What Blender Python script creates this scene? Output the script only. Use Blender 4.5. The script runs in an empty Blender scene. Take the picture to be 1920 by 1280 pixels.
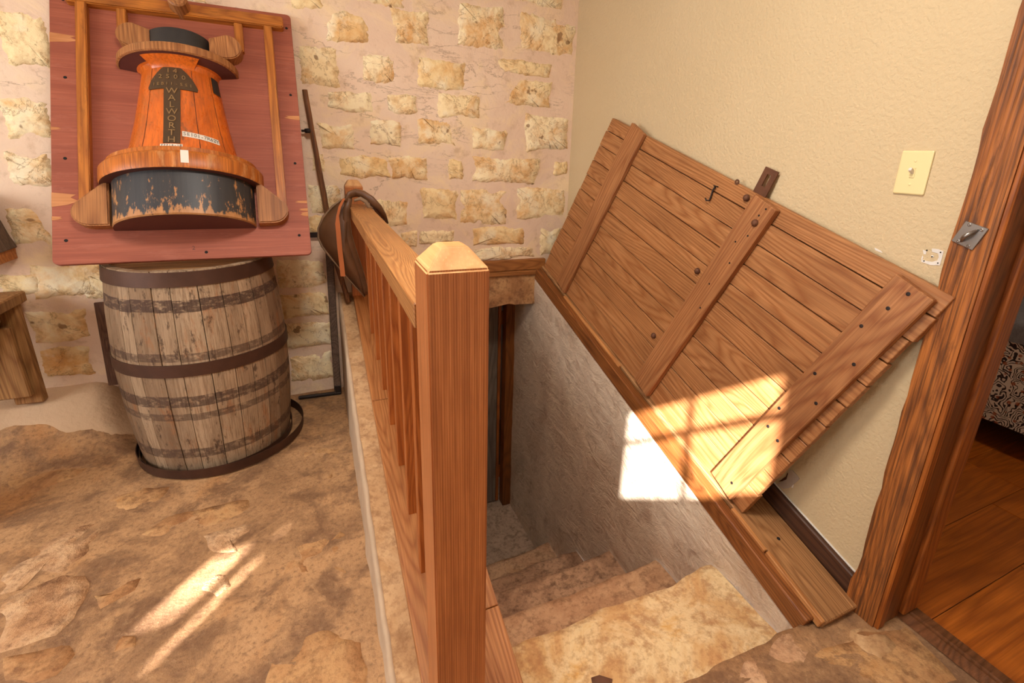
import bpy, bmesh, math, random
from mathutils import Vector, Matrix, noise
random.seed(7)
SC = bpy.context.scene
COL = SC.collection
PI = math.pi

# ------------------------------------------------------------------ camera
F, CX, CY = 901.3, 1006.8, 561.4            # focal length and principal point in pixels of a 1920x1280 frame
YAW, PIT, ROL = -0.435335, 0.291499, 0.040504
H = 1.32                                     # camera height above the stone floor
def _rot(a, b, c):
    ca, sa, cb, sb, cc, sc = math.cos(a), math.sin(a), math.cos(b), math.sin(b), math.cos(c), math.sin(c)
    yaw = Matrix(((ca, sa, 0), (-sa, ca, 0), (0, 0, 1)))
    pit = Matrix(((1, 0, 0), (0, -sb, -cb), (0, cb, -sb)))
    rol = Matrix(((cc, -sc, 0), (sc, cc, 0), (0, 0, 1)))
    return rol @ pit @ yaw
RM = _rot(YAW, PIT, ROL)
RT = RM.transposed()
CAMP = Vector((0, 0, H))
cam_d = bpy.data.cameras.new('camera'); cam = bpy.data.objects.new('camera', cam_d); COL.objects.link(cam)
right, down, fwd = RM[0], RM[1], RM[2]
cam.matrix_world = Matrix(((right.x, -down.x, -fwd.x, 0), (right.y, -down.y, -fwd.y, 0), (right.z, -down.z, -fwd.z, H), (0, 0, 0, 1)))
cam_d.sensor_width = 36; cam_d.sensor_fit = 'HORIZONTAL'
cam_d.lens = 36 * F / 1920
cam_d.shift_x = -(CX - 960) / 1920
cam_d.shift_y = (CY - 640) / 1920
cam_d.clip_start = 0.02
SC.camera = cam

# ------------------------------------------------------------------ light
SC.view_settings.view_transform = 'Standard'
SC.view_settings.look = 'None'
SC.view_settings.exposure = -0.08
SC.view_settings.gamma = 1
SC.view_settings.use_curve_mapping = False
world = bpy.data.worlds.new('sky'); SC.world = world; world.use_nodes = True
bg = world.node_tree.nodes['Background']; bg.inputs[0].default_value = (0.80, 0.88, 1.0, 1); bg.inputs[1].default_value = 1.6
SUN = Vector((0.62, 0.78, -0.585)).normalized()
sd = bpy.data.lights.new('sun', 'SUN'); sd.energy = 46; sd.angle = 0.012; sd.color = (0.98, 0.98, 1.0)
so = bpy.data.objects.new('sun', sd); COL.objects.link(so); so.rotation_euler = SUN.to_track_quat('-Z', 'Y').to_euler(); so.location = (-4, -5, 5)
def area(name, loc, direction, sx, sy, watts, color):
    d = bpy.data.lights.new(name, 'AREA'); d.shape = 'RECTANGLE'; d.size = sx; d.size_y = sy; d.energy = watts; d.color = color
    o = bpy.data.objects.new(name, d); COL.objects.link(o); o.location = loc
    o.rotation_euler = Vector(direction).to_track_quat('-Z', 'Y').to_euler()
    return o
LW = -3.2; REAR = -1.0; CEIL = 2.7          # room limits: left wall, rear wall, ceiling
D = 2.72; W = 1.45                           # stone wall plane and painted wall plane
area('side_fill_light', (LW + 0.06, 0.75, 1.55), (1, 0.15, -0.12), 1.5, 1.3, 80, (0.90, 0.96, 1.0))  # added fill light, set in an invented side window
area('room_fill_light', (0.1, 0.7, CEIL - 0.115), (0, 0, -1), 0.4, 0.4, 42, (1.0, 0.965, 0.90))  # added lamp out of view, brightens the whole room
area('bedroom_fill_light', (2.6, -.1, 2.48), (0, 0, -1), 0.3, 0.3, 15, (1.0, 0.88, 0.70))  # added light out of view, brightens the dim bedroom

# ------------------------------------------------------------------ pixel -> place helpers
def ray(x, y): return RT @ Vector(((x - CX) / F, (y - CY) / F, 1))
def onp(x, y, p0, n):
    d = ray(x, y); p0 = Vector(p0); n = Vector(n)
    return CAMP + d * ((p0 - CAMP).dot(n) / d.dot(n))
def onx(x, y, v): return onp(x, y, (v, 0, 0), (1, 0, 0))
def ony(x, y, v): return onp(x, y, (0, v, 0), (0, 1, 0))
def onz(x, y, v): return onp(x, y, (0, 0, v), (0, 0, 1))
def N3(p, s=1.0, seed=0.0): return noise.noise(Vector(p) * s + Vector((seed, seed * 1.7, seed * 0.3)))

# ------------------------------------------------------------------ object helpers
def link(name, me, mat=None, parent=None, M=None):
    o = bpy.data.objects.new(name, me); COL.objects.link(o)
    if mat is not None and me is not None and not me.materials: me.materials.append(mat)
    if M is not None: o.matrix_basis = M
    if parent is not None:
        o.parent = parent
        o.matrix_parent_inverse = wm(parent).inverted()
    return o
def wm(o):
    m = o.matrix_basis.copy()
    if o.parent: m = wm(o.parent) @ o.matrix_parent_inverse @ m
    return m
def tag(o, label=None, cat=None, group=None, kind=None):
    if label: o['label'] = label
    if cat: o['category'] = cat
    if group: o['group'] = group
    if kind: o['kind'] = kind
    return o
def thing(name, label, cat, loc, group=None):
    o = bpy.data.objects.new(name, None); COL.objects.link(o); o.empty_display_size = .05
    o.matrix_basis = Matrix.Translation(Vector(loc))
    return tag(o, label, cat, group)
def struct(o): o['kind'] = 'structure'; return o
def mesh_from(name, verts, faces, smooth=False):
    me = bpy.data.meshes.new(name); me.from_pydata([tuple(v) for v in verts], [], faces); me.update()
    if smooth:
        for p in me.polygons: p.use_smooth = True
    return me
def frame(o, x, y, z):
    return Matrix(((x[0], y[0], z[0], o[0]), (x[1], y[1], z[1], o[1]), (x[2], y[2], z[2], o[2]), (0, 0, 0, 1)))
HEXF = [(0, 3, 2, 1), (4, 5, 6, 7), (0, 1, 5, 4), (1, 2, 6, 5), (2, 3, 7, 6), (3, 0, 4, 7)]
def hexa(name, pts, mat, parent=None, M=None, bevel=.002, seg=1):
    """eight corners: four below, four above in the same order; the origin goes to their centre"""
    M = M or Matrix()
    c = sum((Vector(p) for p in pts), Vector()) / 8
    bm = bmesh.new()
    vs = [bm.verts.new(Vector(p) - c) for p in pts]
    for f in HEXF: bm.faces.new([vs[i] for i in f])
    bmesh.ops.recalc_face_normals(bm, faces=bm.faces)
    if bevel: bmesh.ops.bevel(bm, geom=list(bm.edges), offset=bevel, segments=seg, affect='EDGES', profile=.5)
    me = bpy.data.meshes.new(name); bm.to_mesh(me); bm.free()
    return link(name, me, mat, parent, M @ Matrix.Translation(c))
def box(name, lo, hi, mat, parent=None, M=None, bevel=.002, seg=1):
    (a, b, c), (d, e, f) = lo, hi
    return hexa(name, [(a, b, c), (d, b, c), (d, e, c), (a, e, c), (a, b, f), (d, b, f), (d, e, f), (a, e, f)], mat, parent, M, bevel, seg)
def obox(name, centre, ax, ay, az, size, mat, parent=None, bevel=.002, seg=1):
    M = frame(centre, Vector(ax).normalized(), Vector(ay).normalized(), Vector(az).normalized())
    s = [v / 2 for v in size]
    return box(name, (-s[0], -s[1], -s[2]), (s[0], s[1], s[2]), mat, parent, M, bevel, seg)
def beam(name, p, q, w, t, mat, parent=None, side=(1, 0, 0), bevel=.002, seg=1):
    """bar from p to q, local X along it; side = direction of the width w"""
    p = Vector(p); q = Vector(q); x = (q - p).normalized(); s = Vector(side); y = (s - x * s.dot(x)).normalized(); z = x.cross(y)
    return obox(name, (p + q) / 2, x, y, z, ((q - p).length, w, t), mat, parent, bevel, seg)
def tube(name, pts, radii, mat, parent=None, n=10, squash=None, caps=True):
    pts = [Vector(p) for p in pts]
    if not hasattr(radii, '__len__'): radii = [radii] * len(pts)
    verts, faces = [], []
    t0 = (pts[1] - pts[0]).normalized()
    ref = Vector((0, 0, 1)) if abs(t0.z) < .9 else Vector((1, 0, 0))
    u = (ref - t0 * ref.dot(t0)).normalized()
    for i, p in enumerate(pts):
        t = (pts[min(i + 1, len(pts) - 1)] - pts[max(i - 1, 0)]).normalized()
        u = (u - t * u.dot(t)).normalized(); v = t.cross(u)
        for k in range(n):
            a = 2 * PI * k / n
            sq = squash or (1, 1)
            verts.append(p + u * math.cos(a) * radii[i] * sq[0] + v * math.sin(a) * radii[i] * sq[1])
    for i in range(len(pts) - 1):
        for k in range(n):
            faces.append((i * n + k, i * n + (k + 1) % n, (i + 1) * n + (k + 1) % n, (i + 1) * n + k))
    if caps:
        faces.append(tuple(range(n))[::-1]); faces.append(tuple((len(pts) - 1) * n + k for k in range(n)))
    return link(name, mesh_from(name, verts, faces, True), mat, parent)
def lathe(name, prof, mat, parent, M, n=48, a0=0, a1=2 * PI, smooth=True, cap=False):
    """profile of (r, z) about local Z"""
    full = abs(a1 - a0 - 2 * PI) < 1e-6
    m = n if full else n + 1
    verts, faces = [], []
    for (r, z) in prof:
        for k in range(m):
            a = a0 + (a1 - a0) * k / n
            verts.append((r * math.cos(a), r * math.sin(a), z))
    for i in range(len(prof) - 1):
        for k in range(n):
            k2 = (k + 1) % m
            faces.append((i * m + k, i * m + k2, (i + 1) * m + k2, (i + 1) * m + k))
    if cap:
        faces.append(tuple(range(m))[::-1]); faces.append(tuple((len(prof) - 1) * m + k for k in range(m)))
    me = mesh_from(name, verts, faces, smooth)
    if smooth:
        try: me.set_sharp_from_angle(angle=math.radians(35))
        except Exception: pass
    return link(name, me, mat, parent, M)
def gridmesh(name, fn, nu, nv, mat, parent=None, smooth=True):
    verts = [fn(i / nu, j / nv) for j in range(nv + 1) for i in range(nu + 1)]
    faces = [(j * (nu + 1) + i, j * (nu + 1) + i + 1, (j + 1) * (nu + 1) + i + 1, (j + 1) * (nu + 1) + i) for j in range(nv) for i in range(nu)]
    return link(name, mesh_from(name, verts, faces, smooth), mat, parent)
def prism(name, poly, vec, mat, parent=None, bevel=0):
    """flat outline (3D points) pulled along vec"""
    c = sum((Vector(p) for p in poly), Vector()) / len(poly)
    v = Vector(vec); bm = bmesh.new()
    a = [bm.verts.new(Vector(p) - c) for p in poly]; b = [bm.verts.new(Vector(p) - c + v) for p in poly]
    bm.faces.new(a[::-1]); bm.faces.new(b)
    n = len(poly)
    for i in range(n): bm.faces.new((a[i], a[(i + 1) % n], b[(i + 1) % n], b[i]))
    bmesh.ops.recalc_face_normals(bm, faces=bm.faces)
    if bevel: bmesh.ops.bevel(bm, geom=list(bm.edges), offset=bevel, segments=1, affect='EDGES')
    me = bpy.data.meshes.new(name); bm.to_mesh(me); bm.free()
    return link(name, me, mat, parent, Matrix.Translation(c))
def merged(name, parts, mat, parent=None):
    """several closed shells of ONE part (e.g. the letters of one nameplate) in one mesh"""
    verts, faces = [], []
    for vs, fs in parts:
        o = len(verts); verts += vs; faces += [tuple(i + o for i in f) for f in fs]
    return link(name, mesh_from(name, verts, faces), mat, parent)
_tc = {}
def text_geo(s, size, ext=.0012):
    key = (s, size, ext)
    if key not in _tc:
        c = bpy.data.curves.new('t', 'FONT'); c.body = s; c.size = size; c.extrude = ext; c.align_x = 'CENTER'; c.align_y = 'CENTER'; c.resolution_u = 3
        o = bpy.data.objects.new('t', c); COL.objects.link(o)
        bpy.context.view_layer.update()
        me = bpy.data.meshes.new_from_object(o.evaluated_get(bpy.context.evaluated_depsgraph_get()))
        _tc[key] = ([v.co.copy() for v in me.vertices], [tuple(p.vertices) for p in me.polygons])
        bpy.data.objects.remove(o); bpy.data.curves.remove(c); bpy.data.meshes.remove(me)
    return _tc[key]

# ------------------------------------------------------------------ materials
class NT:
    def __init__(s, name):
        s.m = bpy.data.materials.new(name); s.m.use_nodes = True
        s.t = s.m.node_tree; s.b = s.t.nodes['Principled BSDF']
    def n(s, typ, **kw):
        nd = s.t.nodes.new(typ)
        for k, v in kw.items(): setattr(nd, k, v)
        return nd
    def l(s, a, b): s.t.links.new(a, b)
    def coords(s, scale=(1, 1, 1), rnd=True, kind='Object'):
        tc = s.n('ShaderNodeTexCoord'); v = tc.outputs[kind]
        if rnd:
            oi = s.n('ShaderNodeObjectInfo'); mu = s.n('ShaderNodeMath', operation='MULTIPLY'); mu.inputs[1].default_value = 61.0
            s.l(oi.outputs['Random'], mu.inputs[0])
            ad = s.n('ShaderNodeVectorMath', operation='ADD'); s.l(v, ad.inputs[0]); s.l(mu.outputs[0], ad.inputs[1]); v = ad.outputs[0]
        if scale != (1, 1, 1): v = s.scale(v, scale)
        return v
    def scale(s, v, sc):
        mp = s.n('ShaderNodeMapping'); mp.inputs['Scale'].default_value = sc; s.l(v, mp.inputs['Vector']); return mp.outputs[0]
    def noise(s, v, sc, det=4, rough=.55, dist=0):
        nd = s.n('ShaderNodeTexNoise'); nd.inputs['Scale'].default_value = sc; nd.inputs['Detail'].default_value = det
        nd.inputs['Roughness'].default_value = rough; nd.inputs['Distortion'].default_value = dist
        s.l(v, nd.inputs['Vector']); return nd.outputs['Fac']
    def ramp(s, f, stops):
        r = s.n('ShaderNodeValToRGB'); e = r.color_ramp.elements
        while len(e) < len(stops): e.new(.5)
        for i, (p, c) in enumerate(stops):
            e[i].position = p; e[i].color = (*c, 1) if len(c) == 3 else c
        s.l(f, r.inputs[0]); return r.outputs[0]
    def mix(s, f, a, b, mode='MIX'):
        m = s.n('ShaderNodeMix', data_type='RGBA', blend_type=mode)
        if isinstance(f, (int, float)): m.inputs[0].default_value = f
        else: s.l(f, m.inputs[0])
        for k, x in ((6, a), (7, b)):
            if isinstance(x, tuple): m.inputs[k].default_value = (*x, 1)
            else: s.l(x, m.inputs[k])
        return m.outputs[2]
    def math(s, op, a, b=None):
        m = s.n('ShaderNodeMath', operation=op)
        for k, x in enumerate((a, b)):
            if x is None: continue
            if isinstance(x, (int, float)): m.inputs[k].default_value = x
            else: s.l(x, m.inputs[k])
        return m.outputs[0]
    def bump(s, h, strength=.3, dist=.01, prev=None):
        b = s.n('ShaderNodeBump'); b.inputs['Strength'].default_value = strength; b.inputs['Distance'].default_value = dist
        s.l(h, b.inputs['Height'])
        if prev: s.l(prev, b.inputs['Normal'])
        return b.outputs[0]
    def out(s, col=None, rough=.6, nrm=None, metal=0, spec=.4):
        if col is not None:
            if isinstance(col, tuple): s.b.inputs['Base Color'].default_value = (*col, 1)
            else: s.l(col, s.b.inputs['Base Color'])
        if isinstance(rough, (int, float)): s.b.inputs['Roughness'].default_value = rough
        else: s.l(rough, s.b.inputs['Roughness'])
        s.b.inputs['Metallic'].default_value = metal
        s.b.inputs['Specular IOR Level'].default_value = spec
        if nrm: s.l(nrm, s.b.inputs['Normal'])
        return s.m
def lin(r, g, b):
    f = lambda c: (c / 255) / 12.92 if c / 255 <= .04045 else ((c / 255 + .055) / 1.055) ** 2.4
    return (f(r), f(g), f(b))
AX = {'x': (0, 1, 1), 'y': (1, 0, 1), 'z': (1, 1, 0)}
def wood(name, light, mid, dark, axis='x', rings=26, fine=.35, rough=.5, wear=None, wear_amt=.5, spec=.35, bump=.25, straight=False):
    """plain-sawn figure (long arches of growth rings) or, with straight, tight parallel lines; fibres and wear on top"""
    t = NT(name); v = t.coords(); tc = t.n('ShaderNodeTexCoord').outputs['Object']
    k = 'xyz'.index(axis)
    s1 = [5.0] * 3; s1[k] = .55
    s2 = [190.0] * 3; s2[k] = 4.0
    fig = t.noise(t.scale(v, tuple(s1)), 1.0, 1.5, .4, .15)
    if straight:
        sp = t.n('ShaderNodeSeparateXYZ'); t.l(tc, sp.inputs[0]); o = [i for i in range(3) if i != k]
        lin_ = t.math('ADD', sp.outputs[o[0]], t.math('MULTIPLY', sp.outputs[o[1]], .8))
        ph = t.math('ADD', t.math('MULTIPLY', lin_, 6.283 * rings), t.math('MULTIPLY', fig, 46.0))
    else: ph = t.math('MULTIPLY', t.math('ADD', fig, t.math('MULTIPLY', t.noise(t.scale(v, tuple(s1)), 4.5, 2, .5), .05)), rings * 8.0)
    ring = t.math('ADD', t.math('MULTIPLY', t.math('SINE', ph), .5), .5)
    ring = t.math('POWER', ring, .55)
    fib = t.noise(t.scale(v, tuple(s2)), 1.0, 3, .6)
    blo = t.noise(v, 2.6, 4, .6)
    base = t.mix(ring, tuple(m * .55 + d * .45 for m, d in zip(mid, dark)), light)
    base = t.mix(.42, base, mid)
    base = t.mix(t.ramp(blo, [(.40, (0, 0, 0)), (.80, (.5, .5, .5))]), base, dark)
    base = t.mix(t.ramp(fib, [(.38, (fine, fine, fine)), (.56, (0, 0, 0))]), base, dark)
    base = t.mix(t.ramp(fib, [(.60, (0, 0, 0)), (.72, (.22, .22, .22))]), base, tuple(min(1, c * 1.5 + .03) for c in light))
    if wear:
        wn = t.noise(t.scale(v, tuple([26.0 if i != k else 5.0 for i in range(3)])), 1.0, 6, .72)
        base = t.mix(t.ramp(wn, [(.54, (0, 0, 0)), (.64, (wear_amt,) * 3)]), base, wear)
    h = t.math('ADD', t.math('MULTIPLY', ring, .35), fib)
    return t.out(base, rough, t.bump(h, bump, .0025), spec=spec)
def plain(name, col, rough=.5, metal=0, spec=.4, var=.25, sc=9, bump=.0):
    t = NT(name); v = t.coords()
    n = t.noise(v, sc, 4, .6)
    dk = tuple(c * (1 - var) for c in col)
    lt = tuple(min(1, c * (1 + var * .6)) for c in col)
    c = t.mix(n, dk, lt)
    return t.out(c, rough, t.bump(n, bump, .004) if bump else None, metal, spec)

M = {}
# --- masonry
def mk_mortar():
    t = NT('pink lime mortar'); v = t.coords(rnd=False)
    a = t.noise(v, 1.6, 5, .6); b = t.noise(v, 14, 6, .65); c = t.noise(v, 5.0, 5, .65, .8); e = t.noise(t.scale(v, (1, 1, 3.2)), 2.2, 7, .62, .4)
    col = t.mix(t.ramp(a, [(.35, (0, 0, 0)), (.65, (1, 1, 1))]), lin(224, 190, 162), lin(234, 204, 176))
    col = t.mix(t.ramp(c, [(.50, (0, 0, 0)), (.66, (.8, .8, .8))]), col, lin(240, 210, 166))
    col = t.mix(t.ramp(b, [(.30, (.5, .5, .5)), (.45, (0, 0, 0))]), col, lin(186, 146, 112))
    crack = t.ramp(e, [(.485, (0, 0, 0)), (.494, (1, 1, 1)), (.502, (0, 0, 0))]); msk = t.ramp(a, [(.52, (0, 0, 0)), (.62, (1, 1, 1))])
    cm = t.math('MULTIPLY', t.math('MULTIPLY', crack, msk), .5)
    col = t.mix(cm, col, lin(118, 78, 50))
    h = t.math('SUBTRACT', t.math('ADD', b, t.math('MULTIPLY', c, 1.5)), cm)
    return t.out(col, .9, t.bump(h, .4, .012), spec=.15)
M['mortar'] = mk_mortar()
def mk_stone():
    t = NT('yellow limestone'); v = t.coords(rnd=True); oi = t.n('ShaderNodeObjectInfo')
    a = t.noise(v, 7, 6, .68, .5); b = t.noise(v, 24, 6, .7); vo = t.n('ShaderNodeTexVoronoi'); vo.inputs['Scale'].default_value = 42; t.l(v, vo.inputs['Vector'])
    base = t.mix(oi.outputs['Random'], lin(242, 210, 154), lin(250, 230, 188))
    col = t.mix(t.ramp(a, [(.46, (0, 0, 0)), (.66, (.85, .85, .85))]), base, lin(222, 162, 94))
    col = t.mix(t.ramp(b, [(.34, (.55, .55, .55)), (.5, (0, 0, 0))]), col, lin(190, 142, 94))
    col = t.mix(t.ramp(t.noise(v, 8, 4, .6), [(.52, (0, 0, 0)), (.66, (.75, .75, .75))]), col, lin(246, 230, 196))
    pit = t.ramp(t.noise(v, 15, 2, .5), [(.27, (1, 1, 1)), (.31, (0, 0, 0))])
    col = t.mix(t.math('MULTIPLY', pit, .7), col, lin(120, 74, 42))
    e = t.noise(v, 6.5, 6, .65, .6); crack = t.ramp(e, [(.478, (0, 0, 0)), (.49, (.7, .7, .7)), (.50, (0, 0, 0))])
    col = t.mix(t.math('MULTIPLY', crack, .8), col, lin(140, 92, 54))
    h = t.math('ADD', t.math('MULTIPLY', a, 1.2), t.math('MULTIPLY', vo.outputs['Distance'], .7)); h = t.math('SUBTRACT', t.math('ADD', h, b), crack)
    return t.out(col, .88, t.bump(h, .42, .010), spec=.15)
M['stone'] = mk_stone()
def mk_floor():
    t = NT('worn brown stone floor'); v = t.coords(rnd=False)
    a = t.noise(v, 1.5, 6, .62, .6); b = t.noise(v, 6.5, 6, .65, .4); c = t.noise(v, 60, 6, .75); d = t.noise(v, 3.2, 6, .68, 1.2)
    col = t.ramp(a, [(.30, lin(134, 98, 68)), (.44, lin(162, 120, 82)), (.56, lin(188, 142, 98)), (.72, lin(182, 124, 72))])
    col = t.mix(t.ramp(b, [(.40, (.75, .75, .75)), (.54, (0, 0, 0))]), col, lin(116, 82, 58))
    col = t.mix(t.ramp(d, [(.54, (0, 0, 0)), (.64, (.7, .7, .7))]), col, lin(190, 144, 100))
    col = t.mix(t.ramp(c, [(.36, (.6, .6, .6)), (.5, (0, 0, 0))]), col, lin(108, 74, 50))
    col = t.mix(t.ramp(c, [(.56, (0, 0, 0)), (.70, (.4,) * 3)]), col, lin(214, 172, 128))
    ro = t.ramp(b, [(.3, (.42,) * 3), (.7, (.7,) * 3)])
    return t.out(col, ro, t.bump(t.math('ADD', t.math('MULTIPLY', b, 2), c), .45, .012), spec=.3)
M['floor'] = mk_floor()
def mk_flag(name, pal, bump=.5, rough=.75):
    t = NT(name); v = t.coords()
    a = t.noise(v, 5, 6, .65, .7); b = t.noise(v, 19, 6, .7); c = t.noise(v, 60, 3, .6)
    col = t.ramp(a, [(.3, pal[0]), (.45, pal[1]), (.58, pal[2]), (.72, pal[3])])
    col = t.mix(t.ramp(b, [(.36, (.65,) * 3), (.5, (0, 0, 0))]), col, pal[4])
    col = t.mix(t.ramp(c, [(.35, (.4,) * 3), (.5, (0, 0, 0))]), col, pal[4])
    return t.out(col, rough, t.bump(t.math('ADD', t.math('MULTIPLY', a, 1.6), b), bump, .014), spec=.25)
M['flag'] = mk_flag('ochre flagstone', [lin(146, 98, 60), lin(172, 122, 78), lin(190, 144, 96), lin(180, 122, 66), lin(112, 74, 48)])
M['flag_pale'] = mk_flag('pale flagstone', [lin(150, 104, 68), lin(186, 138, 96), lin(206, 164, 122), lin(184, 128, 78), lin(112, 74, 50)], .9)
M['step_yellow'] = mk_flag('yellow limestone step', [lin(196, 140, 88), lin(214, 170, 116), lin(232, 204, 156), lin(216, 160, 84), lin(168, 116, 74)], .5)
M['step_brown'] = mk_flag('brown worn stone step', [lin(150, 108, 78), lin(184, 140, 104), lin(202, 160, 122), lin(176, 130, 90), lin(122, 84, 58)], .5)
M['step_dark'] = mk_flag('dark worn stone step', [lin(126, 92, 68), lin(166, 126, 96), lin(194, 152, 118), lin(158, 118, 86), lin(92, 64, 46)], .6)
M['cellar_floor'] = mk_flag('grey cellar floor', [lin(140, 114, 94), lin(166, 138, 114), lin(182, 152, 126), lin(156, 126, 102), lin(106, 82, 64)], .25)
M['curb'] = mk_flag('tan cement curb', [lin(168, 124, 84), lin(190, 148, 104), lin(204, 164, 120), lin(178, 132, 86), lin(140, 98, 64)], .25)
M['stain'] = plain('dark brown stain', lin(110, 72, 52), .85, sc=30)
def mk_plaster():
    t = NT('grey beige plaster'); v = t.coords(rnd=False)
    a = t.noise(v, 2.2, 5, .6, .8); b = t.noise(v, 11, 6, .7, .6); s = t.noise(t.scale(v, (1, 2.2, 5.0)), 3.2, 6, .65, 1.1)
    col = t.ramp(a, [(.32, lin(190, 162, 136)), (.55, lin(212, 186, 158)), (.72, lin(224, 202, 174))])
    col = t.mix(t.ramp(b, [(.34, (.45,) * 3), (.46, (0, 0, 0))]), col, lin(146, 108, 82))
    return t.out(col, .62, t.bump(t.math('ADD', t.math('MULTIPLY', s, 2.2), b), .5, .022), spec=.35)
M['plaster'] = mk_plaster()
def mk_paint(name, c1, c2, sc=95, st=.35):
    t = NT(name); v = t.coords(rnd=False)
    a = t.noise(v, sc, 3, .55); b = t.noise(v, 2.0, 3, .5)
    return t.out(t.mix(b, c1, c2), .72, t.bump(t.ramp(a, [(.38, (0, 0, 0)), (.62, (1, 1, 1))]), st, .0035), spec=.25)
M['paint'] = mk_paint('tan orange-peel paint', lin(198, 172, 132), lin(206, 182, 144))
M['cream'] = mk_paint('cream wall paint', lin(222, 212, 198), lin(230, 220, 206), 40, .1)
M['ceiling'] = mk_paint('white ceiling paint', lin(234, 230, 224), lin(238, 234, 228), 40, .1)
M['white'] = plain('white filler', lin(226, 216, 204), .8, sc=30)
M['drywall'] = plain('torn grey paper', lin(186, 168, 150), .85, sc=20)
M['near_black'] = plain('dark hole', (.012, .008, .006), .9)  # near-black for hole discs, seams and nail heads
# --- woods
M['oak_door'] = wood('hatch pine boards', lin(190, 134, 84), lin(166, 104, 56), lin(102, 58, 28), 'x', 30, .35, .5)
M['oak_batten'] = wood('hatch batten wood', lin(184, 128, 80), lin(160, 98, 54), lin(98, 54, 28), 'x', 26, .35, .5)
M['fir_post'] = wood('fir post', lin(206, 134, 78), lin(184, 106, 56), lin(126, 64, 28), 'z', 215, .4, .42, straight=True)
M['endgrain'] = wood('sawn end grain', lin(226, 174, 116), lin(206, 148, 88), lin(160, 100, 52), 'y', 12, .15, .5)
M['fir_rail'] = wood('fir rail', lin(204, 146, 86), lin(166, 104, 54), lin(104, 60, 28), 'x', 58, .25, .42)
M['fir_bal'] = wood('fir baluster', lin(198, 116, 54), lin(170, 88, 34), lin(110, 52, 18), 'z', 40, .3, .45)
M['sole'] = wood('sole plate fir', lin(206, 142, 84), lin(180, 110, 58), lin(116, 64, 30), 'x', 34, .3, .5)
M['trim'] = wood('brown stained trim', lin(160, 98, 48), lin(128, 72, 32), lin(70, 36, 14), 'x', 34, .4, .45)
M['trim_back'] = wood('tan stained trim', lin(178, 116, 62), lin(150, 92, 44), lin(96, 54, 24), 'x', 24, .3, .45)
M['beam'] = wood('weathered sill beam', lin(190, 140, 90), lin(160, 108, 62), lin(100, 62, 34), 'x', 40, .4, .6)
M['splint'] = wood('splintered strip', lin(206, 148, 88), lin(186, 120, 62), lin(130, 76, 36), 'x', 20, .3, .6)
M['base_dark'] = wood('dark brown baseboard', lin(104, 66, 42), lin(78, 46, 28), lin(40, 22, 14), 'x', 20, .3, .5)
M['casing'] = wood('rough dark casing', lin(184, 110, 48), lin(156, 88, 34), lin(70, 38, 16), 'z', 20, .75, .55, wear=lin(74, 42, 20), wear_amt=.55, bump=.7)
M['jamb'] = wood('orange jamb wood', lin(178, 100, 36), lin(146, 74, 22), lin(76, 36, 10), 'z', 26, .35, .45)  # lighter tone puts the light on casing edge and stop into the colour
M['jamb_dark'] = wood('brown stained jamb', lin(142, 82, 34), lin(118, 64, 24), lin(64, 32, 10), 'z', 26, .35, .45)
M['threshold'] = wood('brown threshold', lin(130, 80, 48), lin(100, 58, 30), lin(58, 32, 14), 'x', 20, .3, .35)
M['laminate'] = wood('orange brown floor plank', lin(186, 100, 28), lin(164, 82, 18), lin(92, 42, 8), 'x', 14, .3, .35, spec=.45, bump=.08)
M['ply'] = wood('red painted plywood', lin(164, 90, 64), lin(154, 80, 56), lin(124, 60, 42), 'x', 4, .4, .6, wear=lin(176, 106, 84), wear_amt=.3, bump=.2)
M['ply_edge'] = wood('chipped plywood', lin(214, 150, 98), lin(196, 128, 76), lin(150, 90, 48), 'x', 10, .3, .7)
M['strip'] = wood('orange strip', lin(200, 122, 44), lin(178, 100, 34), lin(96, 50, 16), 'z', 16, .3, .45, wear=lin(70, 38, 16), wear_amt=.35)
M['barbar'] = wood('orange crossbar', lin(200, 122, 44), lin(178, 100, 34), lin(96, 50, 16), 'x', 16, .3, .45, wear=lin(70, 38, 16), wear_amt=.35)
M['ear'] = wood('brown pattern wood', lin(190, 128, 74), lin(160, 98, 50), lin(96, 56, 28), 'z', 26, .4, .55)
M['cone'] = wood('orange shellacked cone', lin(218, 108, 30), lin(198, 88, 20), lin(120, 60, 18), 'z', 3, .25, .3, wear=lin(158, 100, 44), wear_amt=.6, spec=.5, bump=.1)
def mk_cone():
    t = NT('orange shellacked wood'); v = t.coords(rnd=False)
    fib = t.noise(t.scale(v, (120, 120, 5)), 1.0, 4, .6); a = t.noise(t.scale(v, (7, 7, 4)), 1.0, 6, .7, .8); b = t.noise(t.scale(v, (22, 22, 9)), 1.0, 6, .75, .5)
    col = t.ramp(a, [(.32, lin(176, 92, 30)), (.46, lin(196, 92, 24)), (.60, lin(216, 104, 26)), (.74, lin(218, 124, 42))])
    col = t.mix(t.ramp(fib, [(.38, (.4,) * 3), (.54, (0, 0, 0))]), col, lin(140, 64, 16))
    col = t.mix(t.ramp(b, [(.58, (0, 0, 0)), (.68, (.75,) * 3)]), col, lin(112, 66, 28))
    return t.out(col, t.ramp(b, [(.4, (.26,) * 3), (.7, (.5,) * 3)]), t.bump(t.math('ADD', fib, b), .15, .003), spec=.5)
M['cone'] = mk_cone()
M['pflange'] = wood('orange flange', lin(206, 118, 42), lin(180, 94, 30), lin(112, 60, 22), 'z', 18, .5, .42, wear=lin(206, 150, 96), wear_amt=.45)
M['purple'] = plain('purple brown paint', lin(92, 50, 42), .55)
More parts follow.
